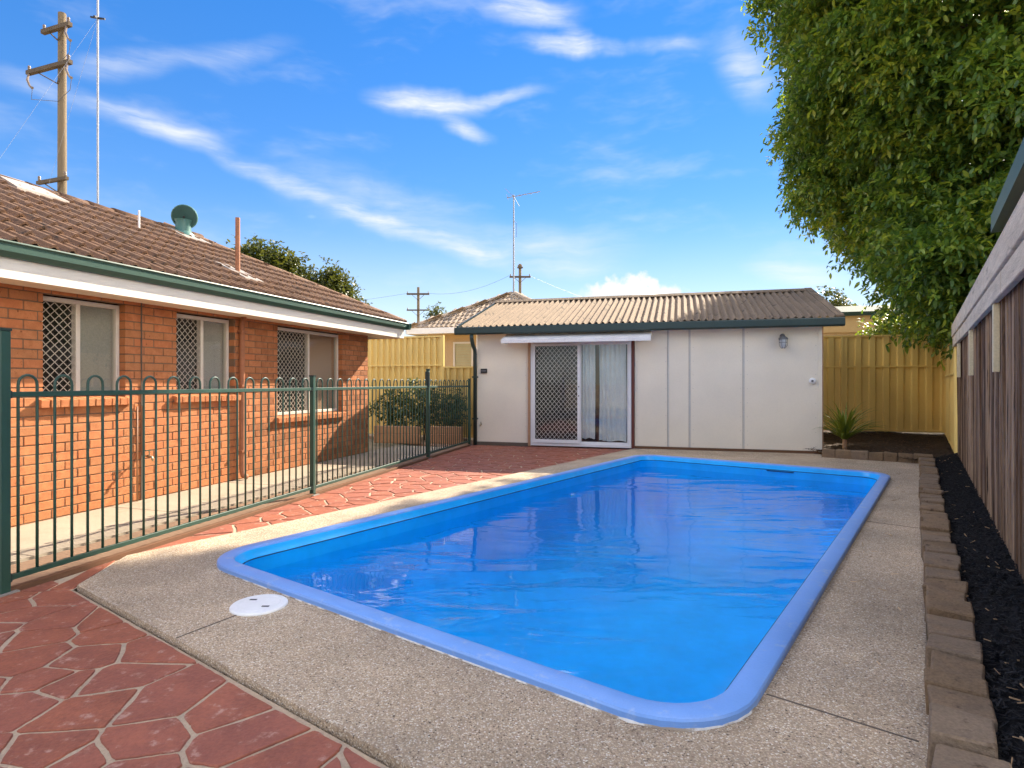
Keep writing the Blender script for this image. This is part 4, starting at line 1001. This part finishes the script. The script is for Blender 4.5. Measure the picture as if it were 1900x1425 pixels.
c_ = chips('deck_sun_flecks', [pe(2.6, -.52), pe(2.6, -.14), pe(10.2, -.40), pe(10.2, -.56)], 46, .004, MAT('sun_fleck', (.52, .37, .22), .8, .3, var=.2, island=.5), 77, .012, .045); c_['label'] = 'few pale slivers standing in for sun streaks on the deck beside the pool'; c_['category'] = 'leaf litter'  # pale slivers imitate streaks of sunlight on the deck
c_ = chips('soil_litter', [f0 + Vector((-.1, .15, 0)), b1, rf(0, 12.0), Vector((5.9, 14.6, 0))], 1600, .085, MAT('litter', (.10, .06, .035), .9, .2, var=.2, island=.7), 8, .02, .07); c_['label'] = 'brown leaf litter on the soil in front of the steel fence'; c_['category'] = 'leaf litter'

# ================================================================== PLANTS
def leaf_cloud(name, P, D, Nn, Lg, Wd, mat, parent=None, loc=None):
    """P base points, D direction, Nn normal, Lg length, Wd half width: one folded six-point leaf each"""
    n = len(P); S = np.cross(D, Nn); S /= np.linalg.norm(S, axis=1, keepdims=True)+1e-9; Up = np.cross(S, D)
    L1 = Lg[:, None]; W1 = Wd[:, None]
    V = np.empty((n, 6, 3), dtype=np.float32)
    V[:, 0] = P
    V[:, 1] = P + D*L1*.33 - S*W1 + Up*W1*.30; V[:, 2] = P + D*L1*.33 + S*W1 + Up*W1*.30
    V[:, 3] = P + D*L1*.70 - S*W1*.78 + Up*W1*.12 - Up*L1*.04; V[:, 4] = P + D*L1*.70 + S*W1*.78 + Up*W1*.12 - Up*L1*.04
    V[:, 5] = P + D*L1 - Up*L1*.12
    idx = np.array([0, 2, 1, 1, 2, 4, 3, 3, 4, 5], dtype=np.int32)
    loops = (np.arange(n, dtype=np.int32)[:, None]*6 + idx[None]).ravel()
    starts = (np.arange(n, dtype=np.int32)[:, None]*10 + np.array([0, 3, 7], dtype=np.int32)[None]).ravel()
    tot = np.tile(np.array([3, 4, 3], dtype=np.int32), n)
    me = bpy.data.meshes.new(name)
    me.vertices.add(n*6); me.vertices.foreach_set('co', V.ravel())
    me.loops.add(len(loops)); me.loops.foreach_set('vertex_index', loops)
    me.polygons.add(n*3); me.polygons.foreach_set('loop_start', starts); me.polygons.foreach_set('loop_total', tot)
    me.update(calc_edges=True); me.validate()
    me.materials.append(mat); return link_mesh(name, me, parent, loc)
def unit(a): return a/(np.linalg.norm(a, axis=-1, keepdims=True)+1e-9)
def twigs_to_leaves(T, TD, rs, per, twl, ll, lw):
    """T twig roots, TD twig directions -> leaf arrays"""
    n = len(T); k = np.tile(np.arange(per), n); T = np.repeat(T, per, 0); TD = np.repeat(TD, per, 0)
    t = (k+rs.rand(len(k))*.8)/per
    Lw = twl*(.7+.6*rs.rand(len(k)))
    up = np.array([0, 0, 1.0]); sd = unit(np.cross(TD, up)+1e-4); u2 = np.cross(sd, TD)
    a = k*2.4+rs.rand(len(k))*1.0
    rad = sd*np.cos(a)[:, None]+u2*np.sin(a)[:, None]
    P = T + TD*(t*Lw)[:, None]; P[:, 2] -= (t**2)*Lw*.35
    D = unit(TD*.65 + rad*.85 + np.array([0, 0, -.14]) + rs.normal(0, .18, P.shape))
    Nn = unit(up[None] + rad*.3 + rs.normal(0, .35, P.shape))
    Lg = ll*(.65+.6*rs.rand(len(P))); return P, D, Nn, Lg, Lg*lw
def branches(name, trunk, limbs, mat, parent):
    mb = MB(); mb.tube(trunk[0], trunk[1], 12)
    o = mb.build(name, mat, parent, smooth=True)
    for pts, rr in limbs: MB().tube(pts, rr, 8).build('limb', mat, o, smooth=True)
    return o
def big_tree():
    C = Vector((10.5, 13.0, 0)); rs = np.random.RandomState(11)
    t = thing('evergreen_tree', 'tall dense evergreen tree overhanging the right timber fence', 'tree', C)
    zt = np.array([1.7, 2.4, 3.4, 4.6, 5.8, 7.0, 8.2, 9.5, 11, 12.5, 14, 15.2, 16.0]); rt = np.array([.4, 1.0, 2.0, 2.85, 3.75, 4.15, 4.42, 4.42, 4.45, 4.7, 4.3, 2.9, .6])
    # clump centres over the envelope, and some within it
    nC = 1080; z = rs.uniform(1.9, 15.9, nC*3); Rz = np.interp(z, zt, rt); keep = rs.rand(len(z)) < Rz/5.0; z = z[keep][:nC]; Rz = Rz[keep][:nC]
    th = rs.uniform(0, 2*np.pi, len(z)); ins = rs.rand(len(z)); fr = np.where(ins < .72, rs.uniform(.86, 1.0, len(z)), rs.uniform(.45, .86, len(z)))
    lump = 1+.07*np.sin(3*th+z*1.1)+.05*np.sin(5*th-z*1.9+1)
    r_ = Rz*fr*lump-.48
    CC = np.stack([r_*np.cos(th), r_*np.sin(th), z], 1)
    # boughs drooping towards the yard
    br = []
    for (x, y, zz, rr, nn) in ((-1.9, -2.6, 2.5, .55, 14), (-1.3, -3.0, 2.9, .8, 18), (-2.4, -2.2, 3.3, .8, 20), (-.6, -3.3, 3.4, .9, 18), (-2.6, -1.6, 4.2, .8, 14), (-1.2, -3.1, 2.1, .45, 8), (-1.6, -2.9, 4.4, 1.0, 20), (.6, -3.4, 4.0, 1.0, 20), (1.4, -3.2, 5.0, 1.0, 18), (-.2, -3.6, 5.2, 1.0, 20), (.2, -3.2, 2.9, .6, 9)):
        br.append(rs.normal(0, rr*.55, (nn, 3))+np.array([x, y, zz]))
    CC = np.concatenate([CC]+br); nC = len(CC)
    per = 58; T = np.repeat(CC, per, 0); rc = np.repeat(rs.uniform(.42, .88, nC), per)
    off = unit(rs.normal(0, 1, T.shape))*(rs.rand(len(T))**.30*rc)[:, None]; off[:, 2] *= .8; T = T+off
    outw = T.copy(); outw[:, 2] = 0; outw = unit(outw)
    TD = unit(outw*.55+unit(off)*1.0+rs.normal(0, .35, T.shape)+np.array([0, 0, .05]))
    P, D, Nn, Lg, Wd = twigs_to_leaves(T, TD, rs, 8, .28, .145, .195)
    leaf_cloud('crown', P, D, Nn, Lg, Wd, M['leaf'], t)
    limbs = []
    for k in range(16):
        a = k*2.4; z0 = 2.0+k*.62; rr = float(np.interp(z0+2.2, zt, rt))*.8
        limbs.append(([(0, 0, z0), (rr*.45*math.cos(a), rr*.45*math.sin(a), z0+1.2), (rr*math.cos(a+.2), rr*math.sin(a+.2), z0+2.2)], [.11, .07, .02]))
    for (x, y, z) in ((-1.9, -2.6, 2.6), (-.6, -3.2, 3.3), (-2.5, -1.8, 3.9), (.8, -3.2, 4.2)): limbs.append(([(0, 0, 3.2), (x*.5, y*.5, 4.6), (x, y, z)], [.10, .06, .012]))
    branches('trunk', ([(0, 0, -.2), (.05, 0, 1.5), (-.05, .1, 5), (.1, 0, 9), (0, 0, 14)], [.30, .24, .20, .13, .04]), limbs, M['bark'], t)
big_tree()
def small_tree(name, label, loc, h, blobs, seed, mat, group=None, ll=.16, per=16, cat='tree'):
    rs = np.random.RandomState(seed); t = thing(name, label, cat, loc, 0, group); CC = []
    for (x, y, z, rx, rz, n) in blobs:
        d = unit(rs.normal(0, 1, (n, 3))); q = rs.rand(n)**.4; CC.append(np.stack([x+d[:, 0]*rx*q, y+d[:, 1]*rx*q, z+d[:, 2]*rz*q], 1))
    CC = np.concatenate(CC); T = np.repeat(CC, per, 0); off = unit(rs.normal(0, 1, T.shape))*(rs.rand(len(T))**.5*ll*3.0)[:, None]; T = T+off
    TD = unit(off+rs.normal(0, .3, T.shape)+np.array([0, 0, .15]))
    leaf_cloud('crown', *twigs_to_leaves(T, TD, rs, 6, ll*2.2, ll, .26), mat, t)
    limbs = [([(0, 0, h*.45), ((b[0])*.6, b[1]*.6, (h*.5+b[2])/2), (b[0], b[1], b[2])], [.06*h/5, .04*h/5, .012]) for b in blobs]
    branches('trunk', ([(0, 0, -.1), (.03, 0, h*.3), (0, .02, h*.8)], [.12*h/6, .09*h/6, .03]), limbs, M['bark'], t)
    return t
small_tree('garden_tree', 'broad olive-green tree top behind the brick house hip', (-10.6, 26, 0), 7, [(-.5, 0, 6.2, 1.3, .9, 70), (.6, 0, 5.7, 1.1, .8, 60), (1.5, .2, 5.0, .9, .8, 40), (-1.4, 0, 5.6, 1.1, .9, 50), (.1, .2, 4.8, 1.5, .9, 40)], 3, M['far_leaf'], 'trees behind the brick house', .20)
small_tree('garden_tree', 'smaller airy tree top behind the right end of the brick house roof', (-7.75, 26, 0), 6, [(-.15, 0, 5.6, .50, .55, 26), (.2, 0, 5.0, .55, .5, 26), (-.25, 0, 4.9, .4, .4, 16), (.45, 0, 4.5, .4, .4, 14), (0, 0, 4.2, .7, .5, 14)], 5, M['far_leaf'], 'trees behind the brick house', .17, 12)
small_tree('garden_tree', 'tiny distant tree tip above the neighbouring tiled roof ridge', (-5.4, 42, 0), 6, [(0, 0, 6.0, .35, .5, 14), (.35, 0, 5.6, .3, .4, 8), (-.3, 0, 5.5, .3, .4, 8)], 6, M['far_leaf'], None, .16, 10)
small_tree('garden_tree', 'distant tree tip just past the right end of the shed roof', (13.4, 25, 0), 5, [(0, 0, 4.4, .45, .5, 22), (.5, 0, 4.0, .5, .4, 18)], 7, M['far_leaf'], None, .15, 10)
small_tree('yellow_shrub', 'bright yellow-green shrub between the steel fence and neighbouring house', (10.9, 16.3, 0), 2.6, [(-.5, 0, 2.5, .5, .4, 26), (.3, 0, 2.7, .6, .5, 26), (1.1, 0, 2.4, .6, .5, 24), (1.9, -.3, 2.3, .6, .6, 24), (2.6, -.6, 2.6, .7, .8, 30)], 8, M['strap_leaf'], None, .13, 12, 'shrub')
small_tree('green_shrub', 'dark bushy shrub in the low timber planter behind the pool fence', (-1.95, 13.15, 0), .9, [(-.75, 0, .70, .40, .42, 15), (-.1, 0, .78, .42, .42, 16), (.55, -.05, .74, .40, .42, 14), (-.4, .1, .5, .5, .3, 8), (.3, .1, .5, .5, .3, 8)], 9, M['shrub_leaf'], None, .075, 14, 'shrub')
# planter of two timber sleeper boxes
for (x0, x1, D, lab) in ((-2.95, -1.92, 12.55, 'left low timber sleeper of the planter behind the pool fence'), (-1.72, -1.02, 12.45, 'right short timber sleeper of the planter near the shed')):
    o = MB().box(-(x1-x0)/2, (x1-x0)/2, -.06, .06, -.03, .17).build('timber_sleeper', M['tan_trim'], None, bevel=.01); o.location = ((x0+x1)/2, D, .0); o.rotation_euler.z = -R(15)
    tag(o, lab, 'sleeper', 'planter sleepers')
    o2 = MB().box(-(x1-x0)/2, (x1-x0)/2, -.055, .055, .173, .33).build('upper_board', M['tan_trim'], o, bevel=.01)
def strap_plant(loc, n, seed, label, h=.74):
    r = random.Random(seed); t = thing('strap_leaf_plant', label, 'plant', loc)
    for i in range(n):
        a = i*2.399+r.uniform(-.3, .3); el = r.uniform(35, 86); L_ = h*r.uniform(.75, 1.15); w = r.uniform(.012, .019); V = []; F = []; d = Vector((math.cos(a), math.sin(a), 0)); s = Vector((-d.y, d.x, 0))
        p = Vector((0, 0, .16)) + d*.02; e = R(el); m = 7
        for k in range(m+1):
            u = k/m; ww = w*(.75+.5*math.sin(math.pi*min(1, u*1.1)))*(1-u**3)+.001
            V += [p - s*ww + Vector((0, 0, ww*.35)), p, p + s*ww + Vector((0, 0, ww*.35))]
            p = p + (d*math.cos(e)+Vector((0, 0, math.sin(e))))*L_/m; e -= R(r.uniform(4, 17))*(.5+u)
        for k in range(m): F += [(k*3, k*3+1, k*3+4, k*3+3), (k*3+1, k*3+2, k*3+5, k*3+4)]
        MB().add(V, F).build('leaf', M['strap_leaf'], t, smooth=True, fixn=False)
    MB().tube([(0, 0, -.05), (0, 0, .2)], [.04, .035], 8).build('stem', M['tan_trim'], t)
    return t
strap_plant((5.92, 10.55, .07), 90, 2, 'green strap-leaf plant growing beside the right corner of the shed')

# ================================================================== BACKGROUND
def power_pole(label, loc, h, r_, arms, rot=0.0, group='timber power poles'):
    t = thing('power_pole', label, 'power pole', loc, rot, group)
    smooth_by_angle(MB().tube([(0, 0, -.2), (0, 0, h*.5), (0, 0, h)], [r_*1.15, r_*1.05, r_*.92], 12).build('pole', M['pole_wood'], t))
    for (z, hw, off, th) in arms:
        a = MB().box(-hw+off, hw+off, -r_-th, -r_+.01, z-th*.55, z+th*.55).build('crossarm', M['arm_wood'], t)
        for x in (-hw+off+.08, hw+off-.08):
            MB().lathe([(.0, .16), (.03, .15), (.045, .10), (.03, .09), (.045, .05), (.02, .0)], 8, (x, -r_-th/2, z+th*.55)).build('insulator', M['insul'], a)
        MB().bar((off-hw*.55, -r_-.02, z-.05), (0, -r_-.02, z-hw*.55), .03, .03).build('brace', M['arm_wood'], a); MB().bar((off+hw*.55, -r_-.02, z-.05), (0, -r_-.02, z-hw*.55), .03, .03).build('brace', M['arm_wood'], a)
    return t
pp1 = power_pole('tall timber power pole with three crossarms behind the brick house', (-13.66, 18, 0), 12.46, .115, [(11.92, .62, 0, .11), (10.80, .97, -.34, .11), (7.36, .66, -.20, .09)], -R(20))
# dropper leads of strung insulators
for (x, z) in ((.50, 11.85), (.54, 10.74), (-1.20, 10.74)):
    MB().tube([(x, -.2, z), (x+.10, -.3, z-.25), (x+.22, -.3, z-.46), (x+.30, -.28, z-.52)], [.03, .035, .03, .045], 7).build('insulator_string', M['insul'], pp1)
    MB().tube([(x+.30, -.28, z-.52), (x+.12, -.2, z-.8), (0, -.12, z-1.0)], .008, 5).build('lead', M['wire'], pp1)
power_pole('distant power pole between the brick house and the neighbouring roof', (-7.9, 50, 0), 9.3, .12, [(8.7, .95, 0, .13), (7.35, .95, 0, .10)])
power_pole('distant power pole beside the TV antenna behind the shed roof', (.61, 45, 0), 10.25, .115, [(9.25, .80, 0, .12), (9.95, .22, 0, .08)])
def wire(a, b, sag, label, r_=.010):
    a = Vector(a); b = Vector(b); pts = [a.lerp(b, i/12)-Vector((0, 0, sag*4*(i/12)*(1-i/12)))-a for i in range(13)]
    o = MB().tube(pts, r_, 5).build('power_line', M['wire'], loc=a); tag(o, label, 'wire'); return o
wire((-8.8, 49.8, 8.75), (-36, 60, 9.2), .8, 'overhead wire running left from the distant pole past the brick house')
wire((-7.0, 49.8, 8.75), (-.2, 44.8, 9.35), .5, 'overhead wire strung between the two distant power poles')
wire((1.4, 44.8, 9.3), (24, 62, 8.6), 1.6, 'overhead wire sagging right from the pole behind the shed')

# neighbour's house behind the shed
NH = Vector((-3.1, 17.5, 0)); nh = thing('neighbour_house', 'low house with weathered grey-brown tiled hip roof behind the shed', 'house', NH, SHA)
EZ, NW, NL = 2.84, 2.45, 5.1; NP = math.atan2(1.25, NW)
und = MB().add([(0, 0, EZ-.03), (NL, 0, EZ-.03), (NL-NW, NW, EZ+1.22), (NW, NW, EZ+1.22), (0, 2*NW, EZ-.03), (NL, 2*NW, EZ-.03)], [(0, 1, 2, 3), (4, 0, 3), (1, 5, 2), (5, 4, 3, 2)])
nroof = und.build('roof', M['pale_roof'], nh)
tb = MB(); tm = tile_mesh(.30, .34, .030, .017, 8)
def tiles_on(to_local, n_rows, run, hip):
    for j in range(n_rows):
        s = j*run/n_rows; y = s+(.15 if j % 2 else 0)
        while y < hip(s):
            q = [to_local(s, y, v) for v in tm.v]; tb.add(q, tm.f); y += .30
c_p, s_p = math.cos(NP), math.sin(NP)
tiles_on(lambda s, y, v: (y+v[1], s + (-v[0])*c_p - v[2]*s_p, EZ + s*math.tan(NP) + (-v[0])*s_p + v[2]*c_p), 9, NW, lambda s: NL-s)
tiles_on(lambda s, y, v: (s + (-v[0])*c_p - v[2]*s_p, y+v[1], EZ + s*math.tan(NP) + (-v[0])*s_p + v[2]*c_p), 9, NW, lambda s: 2*NW-s)
tag(tb.build('roof_tiles', M['pale_roof'], nroof, fixn=False), kind='stuff')
ncap = cap_mesh().mesh('hip_cap', M['pale_roof'])
caps((.02, .02, EZ+.01), (NW, NW, EZ+1.27), nroof, 'hip_cap', me=ncap); caps((NL-.02, .02, EZ+.01), (NL-NW, NW, EZ+1.27), nroof, 'hip_cap', me=ncap)
MB().box(-.02, NL, -.03, -.005, EZ-.16, EZ+.01).build('fascia', M['white'], nh); MB().box(-.035, -.01, -.03, 2*NW, EZ-.16, EZ+.01).build('fascia', M['white'], nh)
MB().box(.45, NL-.45, .45, 2*NW-.45, -.1, EZ-.1).build('wall', M['tan_fascia'], nh)
MB().box(0, NL, 0, .45, EZ-.15, EZ-.13).build('soffit', M['soffit'], nh)
wv = MB(); wx0, wx1, wz0, wz1 = 1.30, 1.92, 1.55, 2.45
wv.box(wx0, wx0+.05, .40, .448, wz0, wz1); wv.box(wx1-.05, wx1, .40, .448, wz0, wz1); wv.box(wx0+.05, wx1-.05, .40, .448, wz0, wz0+.05); wv.box(wx0+.05, wx1-.05, .40, .448, wz1-.05, wz1)
wv = wv.build('window', M['alu'], nh)
for k in range(10): MB().box(wx0+.05, wx1-.05, .425, .445, wz0+.055+k*.08, wz0+.055+k*.08+.07).build('louvre', M['shutter'], wv)
MB().box(2.06, 2.24, .30, .448, -.1, EZ-.16).build('corner_pillar', M['white'], nh)
# TV antenna on that roof
tv = thing('tv_antenna', 'tall TV antenna on a thin pole on the neighbouring roof', 'antenna', (.055, 19.1, 4.05))
MB().tube([(0, 0, -.3), (0, 0, 1.6), (0, 0, 3.25)], [.030, .026, .020], 8).build('pole', M['galv'], tv)
MB().bar((-.22, .02, 3.16), (.85, -.1, 3.33), .022, .022).build('boom', M['galv'], tv)
for t_, hw in ((-.20, .30), (-.02, .20), (.2, .14), (.38, .12), (.55, .11), (.75, .10)):
    MB().tube([(t_-.02, -hw, 3.2+t_*.16), (t_+.02, hw, 3.2+t_*.16+.02)], .008, 5).build('element', M['galv'], tv)
MB().tube([(-.02, 0, 3.2), (-.27, -.1, 3.42)], .007, 5).build('element', M['galv'], tv); MB().tube([(0, 0, 3.2), (.18, .05, 2.9)], .007, 5).build('element', M['galv'], tv)
MB().tube([(.02, 0, 2.4), (.09, .02, 2.35), (.085, .02, 1.9)], .006, 5).build('cable', M['wire'], tv); 
# house behind the steel fence at right
n2 = thing('rear_house', 'tan house with dark green roof edge beyond the steel fence', 'house', (10.2, 20.6, 0), SHA)
MB().box(0, 9, 0, 6, -.1, 3.0).build('wall', M['cream_wall'], n2); MB().box(-.3, 9.3, -.45, -.42, 2.95, 3.52).build('fascia', M['tan_fascia'], n2); MB().box(-.3, 9.3, -.42, 0, 2.93, 2.95).build('soffit', M['tan_fascia'], n2)
MB().add([(-.4, -.55, 3.5), (9.4, -.55, 3.5), (9.4, 3, 4.15), (-.4, 3, 4.15), (-.4, -.55, 3.56), (9.4, -.55, 3.56), (9.4, 3, 4.21), (-.4, 3, 4.21), ], [(3,2,1,0),(4,5,6,7),(0,1,5,4),(1,2,6,5),(2,3,7,6),(3,0,4,7)]).build('roof', M['rear_roof'], n2)
MB().extrude([(-.55, 3.47), (-.66, 3.47), (-.66, 3.60), (-.64, 3.60), (-.64, 3.49), (-.55, 3.49)], (0, 1, 0), (0, 0, 1), (-.4, 0, 0), (9.4, 0, 0)).build('gutter', M['dark_green'], n2)
MB().box(.6, 2.0, -.02, -.002, 1.2, 2.3).build('window', M['lamp_metal'], n2)
print('stones', n_stones, 'tiles', n_tiles)
